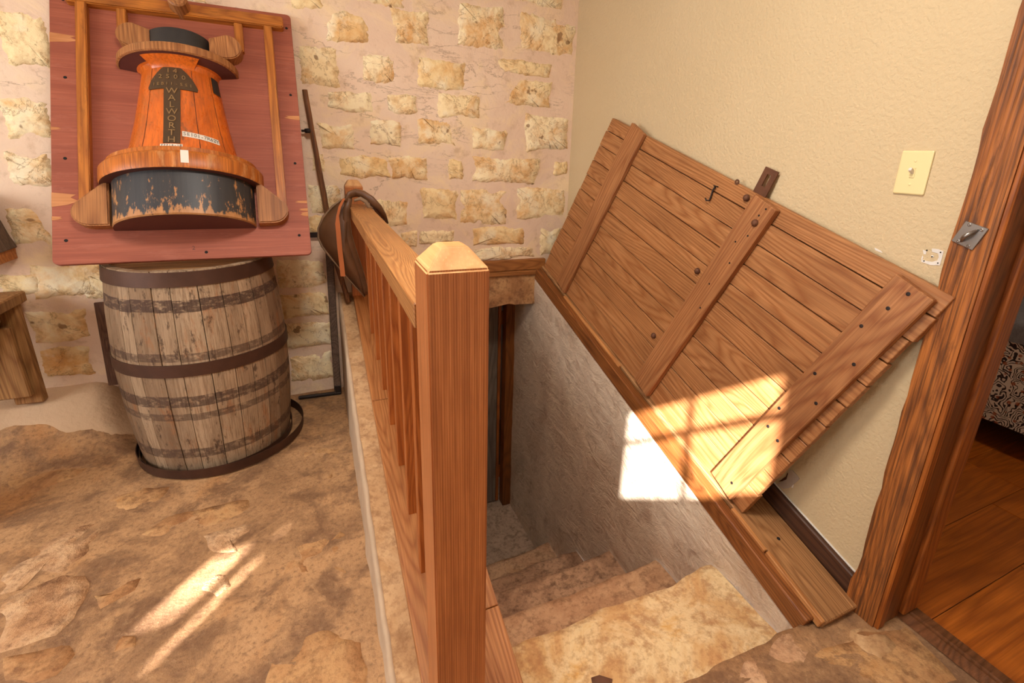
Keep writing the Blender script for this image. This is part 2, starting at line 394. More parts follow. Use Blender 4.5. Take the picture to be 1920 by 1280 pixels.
def mk_black():
    t = NT('worn black paint'); v = t.coords()
    a = t.noise(t.scale(v, (34, 34, 11)), 1.0, 7, .74, .2); b = t.noise(t.scale(v, (60, 60, 4)), 1.0, 4, .6)
    z = t.n('ShaderNodeSeparateXYZ'); tc = t.n('ShaderNodeTexCoord'); t.l(tc.outputs['Object'], z.inputs[0])
    low = t.ramp(z.outputs[2], [(.0, (.22,) * 3), (.035, (.07,) * 3), (.10, (0, 0, 0))])
    f = t.ramp(t.math('ADD', a, low), [(.58, (0, 0, 0)), (.63, (.9,) * 3)])
    base = t.mix(b, lin(34, 32, 34), lin(66, 60, 56))
    return t.out(t.mix(f, base, t.mix(b, lin(150, 92, 44), lin(206, 148, 92))), .48, t.bump(a, .2, .003))
M['black'] = mk_black()
M['blackcap'] = plain('black painted cap', lin(48, 42, 38), .5, var=.5, sc=20)
M['brass'] = plain('dark bronze plate', lin(84, 62, 40), .45, .35, var=.3)
M['letters'] = plain('worn bronze letters', lin(150, 116, 74), .45, .35)
M['label_tape'] = plain('white printed label', lin(222, 208, 190), .5, var=.1)
M['ink'] = plain('grey print', lin(126, 116, 108), .6)
M['paint_text'] = plain('dark painted numeral', lin(96, 50, 40), .6)
def mk_stave():
    t = NT('grey oak stave'); v = t.coords(); oi = t.n('ShaderNodeObjectInfo')
    fib = t.noise(t.scale(v, (150, 150, 5)), 1.0, 4, .65); blo = t.noise(t.scale(v, (5, 5, 1.6)), 1.0, 5, .65); sp = t.noise(t.scale(v, (38, 38, 14)), 1.0, 5, .7)
    col = t.mix(oi.outputs['Random'], lin(134, 106, 80), lin(184, 154, 122))
    col = t.mix(t.ramp(blo, [(.42, (0, 0, 0)), (.7, (.7,) * 3)]), col, lin(104, 76, 54))
    col = t.mix(t.ramp(t.noise(t.scale(v, (16, 16, 5)), 1.0, 5, .7), [(.56, (0, 0, 0)), (.68, (.6,) * 3)]), col, lin(150, 92, 50))
    col = t.mix(t.ramp(fib, [(.36, (.6,) * 3), (.54, (0, 0, 0))]), col, lin(110, 82, 58))
    col = t.mix(t.ramp(sp, [(.57, (0, 0, 0)), (.66, (.8,) * 3)]), col, lin(70, 50, 36))
    z = t.n('ShaderNodeSeparateXYZ'); t.l(t.n('ShaderNodeTexCoord').outputs['Object'], z.inputs[0])
    zz = t.math('ADD', z.outputs[2], t.math('MULTIPLY', t.math('SUBTRACT', oi.outputs['Random'], .5), .008))
    ed = t.noise(t.scale(v, (30, 30, 60)), 1.0, 5, .7)
    band = None
    for (a, b, k) in ((.705, .752, 1.0), (.512, .545, .75), (.322, .368, .9), (.262, .292, .7), (.085, .128, .8)):
        w = t.math('LESS_THAN', t.math('ABSOLUTE', t.math('SUBTRACT', zz, (a + b) / 2)), (b - a) / 2); w = t.math('MULTIPLY', w, k)
        band = w if band is None else t.math('ADD', band, w)
    band = t.math('MULTIPLY', band, t.ramp(ed, [(.36, (.15,) * 3), (.50, (1, 1, 1))]))
    col = t.mix(t.math('MULTIPLY', band, .85), col, lin(66, 46, 38))
    return t.out(col, .75, t.bump(t.math('ADD', fib, sp), .5, .004), spec=.2)
M['stave'] = mk_stave()
M['barrel_head'] = wood('barrel head board', lin(196, 146, 90), lin(166, 116, 66), lin(96, 62, 34), 'x', 14, .45, .7)
M['hoop'] = plain('rusty dark hoop', lin(84, 56, 42), .55, .55, var=.45, sc=12, bump=.3)
M['hoopstain'] = plain('old hoop stain', lin(94, 62, 46), .85, var=.6, sc=22)
M['iron'] = plain('dark iron', lin(52, 42, 38), .55, .6, var=.4, sc=14, bump=.2)
M['rust'] = plain('rusty iron', lin(112, 72, 50), .65, .5, var=.5, sc=26, bump=.4)
M['steel'] = plain('brushed galvanised steel', lin(150, 142, 134), .34, .9, var=.2, sc=12)
M['leather'] = plain('aged brown leather', lin(106, 70, 44), .42, var=.75, sc=9, bump=.35)
M['leather_edge'] = plain('worn leather edge', lin(142, 112, 84), .7, var=.5, sc=30, bump=.5)
M['strap'] = plain('tan leather strap', lin(196, 112, 62), .5, var=.25)
M['stick'] = wood('weathered stick', lin(150, 98, 58), lin(118, 72, 40), lin(66, 38, 22), 'z', 14, .6, .6)
M['darkwood'] = wood('dark upright wood', lin(120, 96, 80), lin(96, 74, 60), lin(56, 42, 34), 'z', 20, .5, .6)
M['brownboard'] = wood('ribbed brown board', lin(118, 82, 58), lin(96, 62, 44), lin(60, 36, 24), 'z', 90, .5, .75)
M['bench'] = wood('old bench wood', lin(186, 138, 84), lin(156, 106, 58), lin(98, 60, 30), 'z', 22, .45, .65)
M['shelf'] = wood('orange shelf wood', lin(206, 132, 62), lin(180, 104, 44), lin(120, 62, 24), 'x', 18, .3, .5)
M['ivory'] = plain('ivory plastic', lin(226, 206, 150), .35, var=.04)
M['cellar_board'] = wood('grey cellar door board', lin(128, 112, 96), lin(108, 92, 78), lin(64, 52, 44), 'z', 20, .5, .7)
def mk_quilt():
    t = NT('cream paisley quilt'); v = t.coords(rnd=False)
    vo = t.n('ShaderNodeTexVoronoi'); vo.inputs['Scale'].default_value = 9
    wv = t.n('ShaderNodeTexNoise'); wv.inputs['Scale'].default_value = 14; t.l(v, wv.inputs['Vector']); wa = t.n('ShaderNodeVectorMath', operation='MULTIPLY_ADD'); t.l(wv.outputs['Color'], wa.inputs[0]); wa.inputs[1].default_value = (.12, .12, .12); t.l(v, wa.inputs[2]); t.l(wa.outputs[0], vo.inputs['Vector'])
    r = t.math('SINE', t.math('MULTIPLY', vo.outputs['Distance'], 62.0))
    n = t.noise(v, 46, 3, .6)
    f = t.ramp(t.math('ADD', t.math('MULTIPLY', r, .5), n), [(.62, (0, 0, 0)), (.70, (1, 1, 1))])
    vo2 = t.n('ShaderNodeTexVoronoi'); vo2.inputs['Scale'].default_value = 30; t.l(v, vo2.inputs['Vector'])
    dots = t.ramp(vo2.outputs['Distance'], [(.22, (1, 1, 1)), (.28, (0, 0, 0))])
    col = t.mix(f, lin(206, 186, 168), lin(52, 40, 40))
    col = t.mix(t.math('MULTIPLY', dots, .8), col, lin(150, 70, 38))
    return t.out(col, .9, spec=.1)
M['quilt'] = mk_quilt()
M['sheet'] = plain('grey woven throw', lin(120, 112, 112), .9, var=.5, sc=60)
def mk_glass():
    m = bpy.data.materials.new('window glass'); m.use_nodes = True; t = m.node_tree
    for n_ in list(t.nodes): t.nodes.remove(n_)
    o = t.nodes.new('ShaderNodeOutputMaterial'); a = t.nodes.new('ShaderNodeBsdfTransparent'); g = t.nodes.new('ShaderNodeBsdfGlossy'); x = t.nodes.new('ShaderNodeMixShader')
    a.inputs[0].default_value = (.96, .97, .97, 1); g.inputs['Roughness'].default_value = .02; x.inputs[0].default_value = .05
    t.links.new(a.outputs[0], x.inputs[1]); t.links.new(g.outputs[0], x.inputs[2]); t.links.new(x.outputs[0], o.inputs[0]); return m
M['glass'] = mk_glass()
def mk_lamp():
    m = bpy.data.materials.new('added lamp diffuser'); m.use_nodes = True; b = m.node_tree.nodes['Principled BSDF']
    b.inputs['Base Color'].default_value = (.9, .85, .75, 1); b.inputs['Emission Color'].default_value = (1, .86, .66, 1); b.inputs['Emission Strength'].default_value = 3; return m
M['lamp'] = mk_lamp()  # glowing shade of the two added lamps

# ================================================================== STRUCTURE
SL = 0.295197                                 # slope of the hatch frame: low at the stair head, high at the stone wall
SD = Vector((0, math.cos(SL), math.sin(SL))); TD = Vector((0, -math.sin(SL), math.cos(SL)))
def zT(T, y): return (T + y * math.sin(SL)) / math.cos(SL)
def sst(a, b, x):
    t = max(0, min(1, (x - a) / (b - a))); return t * t * (3 - 2 * t)
def fz(x, y):
    cove = .21 * sst(-.72, -1.02, x) * sst(2.22, 2.72, y) ** 1.3
    return cove + .006 * N3((x, y, 0), 2.2) + .0025 * N3((x, y, 3), 9)
# floor (one mesh: the part left of the stairwell, the stair head and the edge down to the first step)
def floor_mesh():
    parts = []
    nu, nv = 84, 90
    vs = []; x0, x1, y0, y1 = LW, .075, REAR, D + .01
    for j in range(nv + 1):
        for i in range(nu + 1):
            x = x0 + (x1 - x0) * i / nu; y = y0 + (y1 - y0) * j / nv; vs.append(Vector((x, y, fz(x, y))))
    fs = [(j * (nu + 1) + i, j * (nu + 1) + i + 1, (j + 1) * (nu + 1) + i + 1, (j + 1) * (nu + 1) + i) for j in range(nv) for i in range(nu)]
    parts.append((vs, fs))
    nu, nv = 48, 40; vs = []
    for j in range(nv + 3):
        for i in range(nu + 1):
            x = .075 + (1.535 - .075) * i / nu
            ye = .662 + .02 * N3((x, 0, 5), 5) + .008 * N3((x, 0, 2), 17)
            if j <= nv: y = REAR + (ye - REAR) * j / nv; z = fz(x, y)
            elif j == nv + 1: y = ye + .006; z = -.012
            else: y = ye - .01; z = -.16
            vs.append(Vector((x, y, z)))
    fs = [(j * (nu + 1) + i, j * (nu + 1) + i + 1, (j + 1) * (nu + 1) + i + 1, (j + 1) * (nu + 1) + i) for j in range(nv + 2) for i in range(nu)]
    parts.append((vs, fs)); return parts
floor = merged('floor', floor_mesh(), M['floor']); struct(floor)
for p in floor.data.polygons: p.use_smooth = True

def blob(name, pts, h, mat, parent, rings=4, seed=1.0, plane='z', relief=.004):
    """slab with an irregular outline, proud by h of the surface it is bedded in, edges sinking into it"""
    n = len(pts); c = sum((Vector(p) for p in pts), Vector()) / n
    up = {'z': Vector((0, 0, 1)), 'y': Vector((0, -1, 0)), 'x': Vector((-1, 0, 0))}[plane]
    verts, faces = [], []
    for k in range(rings):
        f = 1 - k / rings
        hh = (-.010, h * .45, h * .9, h)[min(k, 3)]
        for p in pts:
            q = c + (Vector(p) - c) * (f if k else 1.0) if k != 1 else c + (Vector(p) - c) * .93
            verts.append(q + up * (hh + (relief * N3(q, 14, seed) if k else 0)))
    verts.append(c + up * (h + relief * N3(c, 14, seed)))
    for k in range(rings - 1):
        for i in range(n):
            faces.append((k * n + i, k * n + (i + 1) % n, (k + 1) * n + (i + 1) % n, (k + 1) * n + i))
    for i in range(n): faces.append(((rings - 1) * n + i, (rings - 1) * n + (i + 1) % n, rings * n))
    vs = [v - c for v in verts]
    bm = bmesh.new(); bv = [bm.verts.new(v) for v in vs]
    for f in faces: bm.faces.new([bv[i] for i in f])
    bmesh.ops.recalc_face_normals(bm, faces=bm.faces)
    me = bpy.data.meshes.new(name); bm.to_mesh(me); bm.free()
    for p in me.polygons: p.use_smooth = True
    o = link(name, me, mat, parent, Matrix.Translation(c)); return o
def ragged(pts, step, amp, seed):
    out = []
    for i in range(len(pts)):
        a = Vector(pts[i]); b = Vector(pts[(i + 1) % len(pts)]); k = max(1, int((b - a).length / step))
        for j in range(k):
            q = a.lerp(b, j / k); q = q + Vector((N3(q, 11, seed), N3(q, 11, seed + 9), N3(q, 11, seed + 4))) * amp; out.append(q)
    return out
FLAGS = [  # outlines of the bared stones in the floor, in photo pixels, with material and height
    ([(0, 1085), (60, 1030), (120, 995), (182, 980), (205, 985), (165, 1015), (160, 1035), (110, 1075), (75, 1075), (40, 1110), (0, 1115)], 'flag_pale', .006),
    ([(0, 1125), (60, 1105), (120, 1085), (170, 1072), (172, 1115), (150, 1160), (95, 1200), (40, 1215), (0, 1222)], 'flag_pale', .008),
    ([(0, 1240), (60, 1222), (140, 1200), (140, 1225), (115, 1255), (50, 1272), (0, 1279)], 'flag', .006),
    ([(380, 1005), (420, 985), (470, 975), (475, 1000), (450, 1020), (445, 1040), (400, 1040)], 'flag_pale', .006),
    ([(385, 1085), (410, 1068), (440, 1070), (440, 1095), (405, 1120), (380, 1110)], 'flag_pale', .005),
    ([(520, 1010), (560, 985), (610, 980), (640, 1000), (668, 1030), (665, 1070), (625, 1090), (570, 1100), (530, 1075)], 'flag', .004),
    ([(505, 1240), (560, 1190), (640, 1180), (690, 1200), (700, 1250), (690, 1300), (500, 1300)], 'flag', .004),
    ([(260, 1005), (300, 975), (350, 960), (420, 945), (470, 935), (480, 950), (420, 975), (340, 1000)], 'flag', .003),
    ([(160, 1220), (215, 1200), (245, 1200), (240, 1225), (200, 1235), (170, 1232)], 'flag', .004),
    ([(170, 1120), (230, 1090), (255, 1090), (240, 1115), (190, 1140)], 'flag', .003),
    ([(15, 900), (90, 870), (160, 855), (200, 860), (150, 890), (70, 920), (20, 930)], 'flag', .003),
    ([(190, 940), (260, 905), (320, 915), (300, 940), (230, 965)], 'flag', .003),
    ([(1505, 1240), (1560, 1205), (1640, 1180), (1690, 1165), (1760, 1225), (1810, 1275), (1700, 1290), (1560, 1290)], 'flag', .003),
    ([(1570, 1200), (1625, 1172), (1690, 1215), (1665, 1240), (1620, 1225)], 'curb', .005),
    ([(1395, 1240), (1480, 1190), (1530, 1215), (1560, 1260), (1540, 1290), (1380, 1290)], 'step_brown', .002),
    ([(560, 860), (600, 800), (645, 790), (650, 850), (620, 900), (575, 905)], 'flag', .002),
]
for i, (pl, mt, h) in enumerate(FLAGS):
    pts = [onz(x, y, 0) for (x, y) in pl]
    pts = [Vector((p.x, p.y, 0)) for p in ragged(pts, .014, .034, i * 3.1)]
    c = sum(pts, Vector()) / len(pts); z0 = fz(c.x, c.y)
    blob('flagstone', [p + Vector((0, 0, z0)) for p in pts], h * .6 - .001, M[mt], floor, 4, i * 1.3)

M['fillet'] = mk_paint('pale mortar fillet', lin(206, 172, 138), lin(190, 152, 116), 22, .5)
def fil(u, v):
    x = -2.2 + 1.55 * u; e = .16 + .10 * N3((x, 0, 0), 2.1) + .03 * N3((x, 3, 0), 9); y = D - e * 1.7 * (1 - v) - .0
    k = min(1, v * 5) * min(1, (1 - u) * 8)
    return Vector((x, y, fz(x, y) - .008 + .014 * k + .004 * N3((x, y, 0), 12)))
gridmesh('mortar_fillet', fil, 60, 14, M['fillet'], floor)

# ---- stone wall at the back: mortar body, then each stone of its own
def wall_back():
    parts = []
    def g(x0, x1, z0, z1, nu, nv):
        vs = [Vector((x0 + (x1 - x0) * i / nu, D + .006 * N3((x0 + (x1 - x0) * i / nu, 0, z0 + (z1 - z0) * j / nv), 3.5) + .003 * N3((x0 + (x1 - x0) * i / nu, 4, z0 + (z1 - z0) * j / nv), 12), z0 + (z1 - z0) * j / nv)) for j in range(nv + 1) for i in range(nu + 1)]
        fs = [(j * (nu + 1) + i, j * (nu + 1) + i + 1, (j + 1) * (nu + 1) + i + 1, (j + 1) * (nu + 1) + i) for j in range(nv) for i in range(nu)]
        parts.append((vs, fs))
    g(LW, W + .02, .6, CEIL, 130, 60)
    g(LW, .386, -.1, .6, 100, 20)
    # the wall's depth
    for (a, b, c, d) in ((LW, W + .15, .6, CEIL), (LW, .386, -1.5, .6)):
        vs = [Vector((a, D + .04, c)), Vector((b, D + .04, c)), Vector((b, D + .33, c)), Vector((a, D + .33, c)), Vector((a, D + .04, d)), Vector((b, D + .04, d)), Vector((b, D + .33, d)), Vector((a, D + .33, d))]
        parts.append((vs, HEXF))
    return parts
wallb = merged('wall_back', wall_back(), M['mortar']); struct(wallb)
for p in wallb.data.polygons: p.use_smooth = len(p.vertices) == 4 and p.area < .01
STONES = [(611, 23, 692, 79), (731, 15, 805, 85), (858, 7, 948, 90), (975, 32, 1079, 99), (562, 87, 636, 160), (680, 102, 744, 157), (783, 114, 872, 166),
    (926, 114, 1033, 140), (928, 149, 1033, 198), (613, 172, 700, 210), (721, 176, 781, 211), (821, 178, 902, 222), (598, 233, 662, 280), (692, 226, 753, 273),
    (783, 227, 855, 273), (881, 239, 948, 280), (983, 217, 1069, 284), (632, 295, 728, 335), (731, 293, 802, 335), (841, 301, 866, 340), (886, 298, 1010, 343),
    (1039, 303, 1064, 328), (789, 355, 857, 412), (859, 355, 950, 419), (967, 352, 1062, 412), (705, 372, 765, 425), (752, 432, 783, 463), (786, 432, 854, 456),
    (883, 427, 983, 458), (1012, 426, 1051, 478), (890, 463, 1008, 484), (579, 345, 640, 400), (578, 405, 606, 438), (584, 291, 607, 320), (665, -40, 760, 8),
    (545, -30, 606, 14), (800, -45, 900, -8), (930, -40, 1060, 6),
    (0, 22, 93, 128), (0, 178, 95, 262), (15, 286, 98, 350), (20, 384, 99, 462), (0, 512, 72, 552), (-90, 30, -15, 130), (-90, 190, -12, 270), (-95, 300, -5, 360), (-90, 400, -10, 470),
    (60, 492, 200, 556), (55, 580, 172, 640), (78, 650, 178, 704), (-60, 590, 30, 650), (516, 488, 612, 540), (524, 548, 618, 596), (532, 604, 622, 652), (538, 660, 624, 712), (150, 500, 240, 560), (230, 580, 330, 640)]
def wall_stone(x0, x1, z0, z1, sd, h):
    w, hh = x1 - x0, z1 - z0
    cor = [(x0, z0), (x0 + w * .5, z0), (x1, z0), (x1, z0 + hh * .5), (x1, z1), (x0 + w * .5, z1), (x0, z1), (x0, z0 + hh * .5)]
    pts = [Vector((x + w * .09 * N3((x, 0, z), 9, sd), D, z + hh * .15 * N3((x, 3, z), 9, sd))) for (x, z) in cor]
    pts = [Vector((p.x + .007 * N3(p, 45, sd) + .006 * N3(p, 90, sd), D, p.z + .007 * N3(p, 45, sd + 5) + .005 * N3(p, 90, sd))) for p in ragged(pts, .008, .013, sd)]
    blob('stone', pts, h, M['stone'], wallb, 4, sd, 'y', .003)
boxes = []
for i, (a, b, c, d) in enumerate(STONES):
    p = ony((a + c) / 2, (b + d) / 2, D); l = ony(a, (b + d) / 2, D); r = ony(c, (b + d) / 2, D); t = ony((a + c) / 2, b, D); bt = ony((a + c) / 2, d, D)
    boxes.append((l.x, r.x, bt.z, t.z)); wall_stone(l.x, r.x, bt.z, t.z, i * 2.3 + 1, .0035 + .004 * random.random())
# courses that run on behind the leaning board, the barrel and past the picture
rz = .12; k = 0
while rz < 2.6:
    hgt = random.uniform(.10, .15); x = LW + .05
    while x < 1.35:
        w = random.uniform(.17, .34)
        bx_ = (x, min(x + w, W - .02), rz, rz + hgt)
        if (bx_[0] > .05 and bx_[2] < .72) is False and not any(bx_[0] < q[1] + .02 and bx_[1] > q[0] - .02 and bx_[2] < q[3] + .02 and bx_[3] > q[2] - .02 for q in boxes):
            boxes.append(bx_); wall_stone(*bx_, 200 + k, .0035 + .004 * random.random()); k += 1
        x += w + random.uniform(.04, .09)
    rz += hgt + random.uniform(.045, .075)
lint = []
for (x, z) in [(.37, .405), (.6, .392), (.8, .388), (.95, .40), (1.06, .415), (1.10, .405), (1.24, .402), (1.255, .5), (1.25, .60), (.9, .60), (.37, .60)]: lint.append(Vector((x, 2.695, z)))
o = prism('stone_lintel', lint, (0, .33, 0), M['flag'], wallb, .004)

# ---- stairwell: ramped curb wall on the left, plastered side wall on the right
def curbtop(y): return max(.012, zT(-.252, y))
cy0, cy1, cn = .60, 3.06, 70
def curb_pt(u, v):
    y = cy0 + (cy1 - cy0) * v; t = curbtop(min(y, D + .03)); w = .006 * N3((0, y, 1), 4) + .004 * N3((0, y, 7), 13)
    prof = [(.074 + w, t - .012), (.082 + w, t), (.15, t - .002), (.36, t - .004), (.375, t - .015), (.378, -.5), (.378, -1.0), (.378, -1.5)]
    k = u * (len(prof) - 1); i = min(int(k), len(prof) - 2); f = k - i
    return Vector((prof[i][0] + (prof[i + 1][0] - prof[i][0]) * f, y, prof[i][1] + (prof[i + 1][1] - prof[i][1]) * f))
curb = gridmesh('wall_stairwell_left', curb_pt, 7, cn, M['curb'], smooth=False); struct(curb)
def seam_pt(u, v):
    y = .86 + (D - .86) * v; t = curbtop(y); w = .006 * N3((0, y, 1), 4) + .004 * N3((0, y, 7), 13)
    ww = .005 * N3((0, y, 3), 6)
    prof = [(.060 + w + ww, -.01), (.066 + w + ww, t * .25), (.070 + w, t * .7), (.074 + w, t + .001), (.084 + w, t + .0015), (.088 + w, t - .004)]
    k = u * 5; i = min(int(k), 4); f = k - i
    return Vector((prof[i][0] + (prof[i + 1][0] - prof[i][0]) * f, y, prof[i][1] + (prof[i + 1][1] - prof[i][1]) * f))
M['seam'] = plain('whitish lime render', lin(186, 156, 126), .85, var=.3, sc=14, bump=.3)
o = gridmesh('render_edge', seam_pt, 5, 60, M['seam'], curb)
o['label'] = 'whitish lime render on the side of the curb'
SX = 1.232
def side_pt(u, v):
    y = .56 + (3.06 - .56) * u; t = zT(-.236, y) if y < D else .46
    t = min(t, .60)
    prof = 1.5 + t
    if v <= .93:
        z = -1.5 + prof * v / .93; d = .010 * N3((0, y, z * .7), 3.0) + .005 * N3((0, y * 1.2, z), 9) + .0025 * N3((0, y, z), 28)
        return Vector((SX + max(d, -.001) * min(1, (t - z) * 12), y, z))
    return Vector((SX + (W - SX) * (v - .93) / .07, y, t))
sidew = gridmesh('wall_stairwell_right', side_pt, 110, 86, M['plaster']); struct(sidew)

# ---- stone steps
stairs = thing('stone_staircase', 'worn limestone steps going down to the cellar beside a plaster wall', 'staircase', (.8, .9, -1.39))
NOSE = [.655, 1.012, 1.298, 1.635, 1.968, 2.302]; TOP = [-.11, -.352, -.612, -.90, -1.15]
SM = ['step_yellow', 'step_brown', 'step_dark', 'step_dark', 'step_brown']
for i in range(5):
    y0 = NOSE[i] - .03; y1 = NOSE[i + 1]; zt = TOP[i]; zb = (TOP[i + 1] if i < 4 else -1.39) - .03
    def st_pt(u, v, y0=y0, y1=y1, zt=zt, zb=zb, i=i):
        x = .3785 + (1.2305 - .3785) * u
        ye = y1 + (.030 if i == 0 else .016) * N3((x, 0, i), 4.5, i * 5) + .008 * N3((x, 0, i), 15, i * 5)
        worn = -.014 * math.exp(-((u - .45) / .3) ** 2) * sst(.3, .7, v)
        if v <= .7:
            y = y0 + (ye - y0) * v / .7; z = zt + worn + .007 * N3((x, y, i), 7) + .003 * N3((x, y, i), 22)
            if v > .69: z -= .006
        elif v <= .8: y = ye + .008; z = zt - .028 + worn
        else: f = (v - .8) / .2; y = ye + .002 - .02 * f; z = zt - .028 + (zb - zt + .028) * f
        return Vector((x, y, z))
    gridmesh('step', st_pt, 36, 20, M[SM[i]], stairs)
for (pl, z) in (([(1312, 1222), (1330, 1207), (1345, 1205), (1348, 1222), (1362, 1230), (1350, 1240), (1325, 1235)], -.11), ([(1304, 1194), (1312, 1190), (1321, 1192), (1318, 1197), (1307, 1197)], -.11),
                ([(1108, 1268), (1125, 1262), (1150, 1270), (1148, 1282), (1110, 1282)], -.11)):
    pts = ragged([onz(x, y, z + .004) for (x, y) in pl], .008, .004, 3.3)
    o = blob('stain', [Vector((p.x, p.y, z - .004)) for p in pts], .0035, M['stain'], stairs, 3, 1, 'z', .001)
cf = gridmesh('floor_cellar', lambda u, v: Vector((.37 + .9 * u, 2.25 + 2.0 * v, -1.39 + .01 * N3((u * .9, v * 2, 0), 3))), 14, 24, M['cellar_floor']); struct(cf)
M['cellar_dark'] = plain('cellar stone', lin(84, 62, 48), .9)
def inward(name, lo, hi, mat, skip=()):
    (a, b, c), (d, e, f) = lo, hi
    vs = [(a, b, c), (d, b, c), (d, e, c), (a, e, c), (a, b, f), (d, b, f), (d, e, f), (a, e, f)]
    fs = [f_[::-1] for k_, f_ in enumerate(HEXF) if k_ not in skip]
    return struct(link(name, mesh_from(name, vs, fs), mat))
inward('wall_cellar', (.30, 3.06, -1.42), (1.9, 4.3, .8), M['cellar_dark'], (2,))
# ---- cellar door at the stair foot
cd = thing('door_2', 'grey boarded cellar door standing ajar under the stone lintel', 'door', (.8, 3.05, -1.39)); cd['kind'] = 'structure'
DY = 3.02
box('door_jamb', (1.168, DY - .01, -1.39), (1.238, DY + .07, .45), M['jamb_dark'], cd, bevel=.004)
box('door_jamb', (.376, DY - .01, -1.39), (.42, DY + .07, .45), M['jamb_dark'], cd, bevel=.004)
RZ = Matrix.Translation((.43, DY + .08, 0)) @ Matrix.Rotation(-.045, 4, 'Z')
for k in range(4):
    leaf = box('door_board', (.175 * k, 0, -1.37), (.175 * k + .172, .022, .43), M['cellar_board'], cd, RZ, .002)
box('door_edge', (.70, -.002, -1.37), (.722, .026, .43), M['jamb'], cd, RZ, .002)
for z in (.18, -1.12): box('door_rail', (.05, .022, z - .05), (.80, .05, z + .05), M['jamb'], cd, RZ, .003)

# ---- painted wall on the right with its doorway
DF, DN, DH = .575, -.38, 2.06               # doorway: far side, near side, head height
def hx(a, b, c, d, e, f): return ([Vector(p) for p in [(a, b, c), (d, b, c), (d, e, c), (a, e, c), (a, b, f), (d, b, f), (d, e, f), (a, e, f)]], HEXF)
wallr = merged('wall_right', [hx(W, DF, -.05, 1.6, D + .3, CEIL), hx(W, DN, DH, 1.6, DF, CEIL), hx(W, REAR - .4, -.05, 1.6, DN, CEIL)], M['paint']); struct(wallr)
d1 = thing('door_1', 'open doorway with rough dark casing into the bedroom', 'doorway', (1.5, .1, 0)); d1['kind'] = 'structure'
def casing(ya, yb, name='casing_board'):
    pts = []; z = 0.0; n = 44
    far = [(yb + .006 * N3((0, 0, i), .9, 4) + .004 * N3((0, 0, i), .31, 8) + (.010 if i < 3 else 0), 2.15 * i / n) for i in range(n + 1)]
    pts = [Vector((W - .03, ya, 0))] + [Vector((W - .03, y, z)) for (y, z) in far] + [Vector((W - .03, ya, 2.15))]
    return prism(name, pts, (.03, 0, 0), M['casing'], d1)
casing(.568, .648)
box('casing_board', (W - .03, DN - .09, 0), (W, DN + .005, 2.15), M['casing'], d1, bevel=.003)
box('casing_head', (W - .03, DN + .005, DH), (W, .568, DH + .1), M['trim'], d1, bevel=.003)
box('casing_lit_edge', (W - .026, .556, 0), (W + .006, .570, DH), M['jamb'], d1, bevel=.003)  # lit inner edge of the casing, put in as a lighter strip
box('jamb_board', (W + .006, .562, 0), (1.535, .58, DH), M['jamb_dark'], d1, bevel=.002)
box('door_stop', (1.535, .548, .012), (1.605, .58, DH), M['jamb'], d1, bevel=.006, seg=2)
box('jamb_board', (W, DN - .01, 0), (1.605, DN + .012, DH), M['jamb_dark'], d1, bevel=.002)
box('jamb_head', (W, DN + .012, DH - .016), (1.605, .562, DH + .004), M['jamb_dark'], d1, bevel=.002)
def thr(u, v):
    x = 1.527 + .083 * u; y = DN + (.566 - DN) * v
    return Vector((x, y, .001 + .012 * math.sin(min(1, u * 1.35) * PI * .62 + .18) - (.004 if .47 < u < .53 else 0)))
o = gridmesh('threshold_strip', thr, 16, 6, M['threshold'], d1)
# ---- bedroom beyond
bf = struct(link('floor_bedroom', mesh_from('floor_bedroom', [(1.60, -1.2, -.012), (5.2, -1.2, -.012), (5.2, 2.7, -.012), (1.60, 2.7, -.012)], [(0, 1, 2, 3)]), plain('floor joint', lin(150, 100, 60), .6)))
y = .513 - .215 * 8; r = 0
while y < 2.65:
    x = 1.602 - random.uniform(0, .9)
    first = True
    ends = {8: 2.475, 9: 2.73, 10: 2.62}.get(r)
    cuts = [1.604]; xx = (ends or random.uniform(1.9, 2.9))
    while xx < 5.1: cuts.append(xx); xx += 1.22
    cuts.append(5.18)
    for a, b in zip(cuts[:-1], cuts[1:]):
        box('floor_plank', (a + .001, y + .001, -.012), (b - .001, y + .2138, 0), M['laminate'], bf, bevel=.0009)
    y += .215; r += 1
inward('wall_bedroom', (1.6, -1.25, -.02), (5.2, 2.75, 2.6), M['cream'], (0, 5))
bed = thing('bed', 'bed with a cream and dark patterned quilt hanging down in the far bedroom', 'bed', (3.9, .7, 0))
def quilt(u, v):
    # loft: side drop then top
    y = -.55 + 2.5 * v; sag = .012 * N3((0, y, 0), 5) + .01 * math.sin(y * 9)
    if u < .5: f = u / .5; return Vector((3.0 - .03 * (1 - f) + sag * (1 - f), y, .14 + .02 * N3((0, y, 4), 3) + (.64 - .16) * f))
    f = (u - .5) / .5
    return Vector((3.0 + .03 * f * 2 + 1.5 * max(0, f - .1), y, .62 + .05 * math.sin(min(1, f * 4) * PI / 2)))
gridmesh('quilt', quilt, 30, 60, M['quilt'], bed)
box('mattress', (3.06, -.5, .28), (4.5, 1.9, .61), M['sheet'], bed, bevel=.03, seg=2)
box('bed_frame', (3.10, -.45, .12), (4.45, 1.85, .28), M['jamb_dark'], bed, bevel=.005)
for (x, y) in ((3.13, -.42), (4.42, -.42), (3.13, 1.82), (4.42, 1.82)): box('leg', (x - .03, y - .03, 0), (x + .03, y + .03, .12), M['jamb_dark'], bed)
def throw_pt(u, v):
    p = quilt(.42 + .56 * u, .50 + .49 * v); return p + Vector((-.006 if u < .2 else 0, 0, .008))
gridmesh('throw_blanket', throw_pt, 20, 20, M['sheet'], bed)

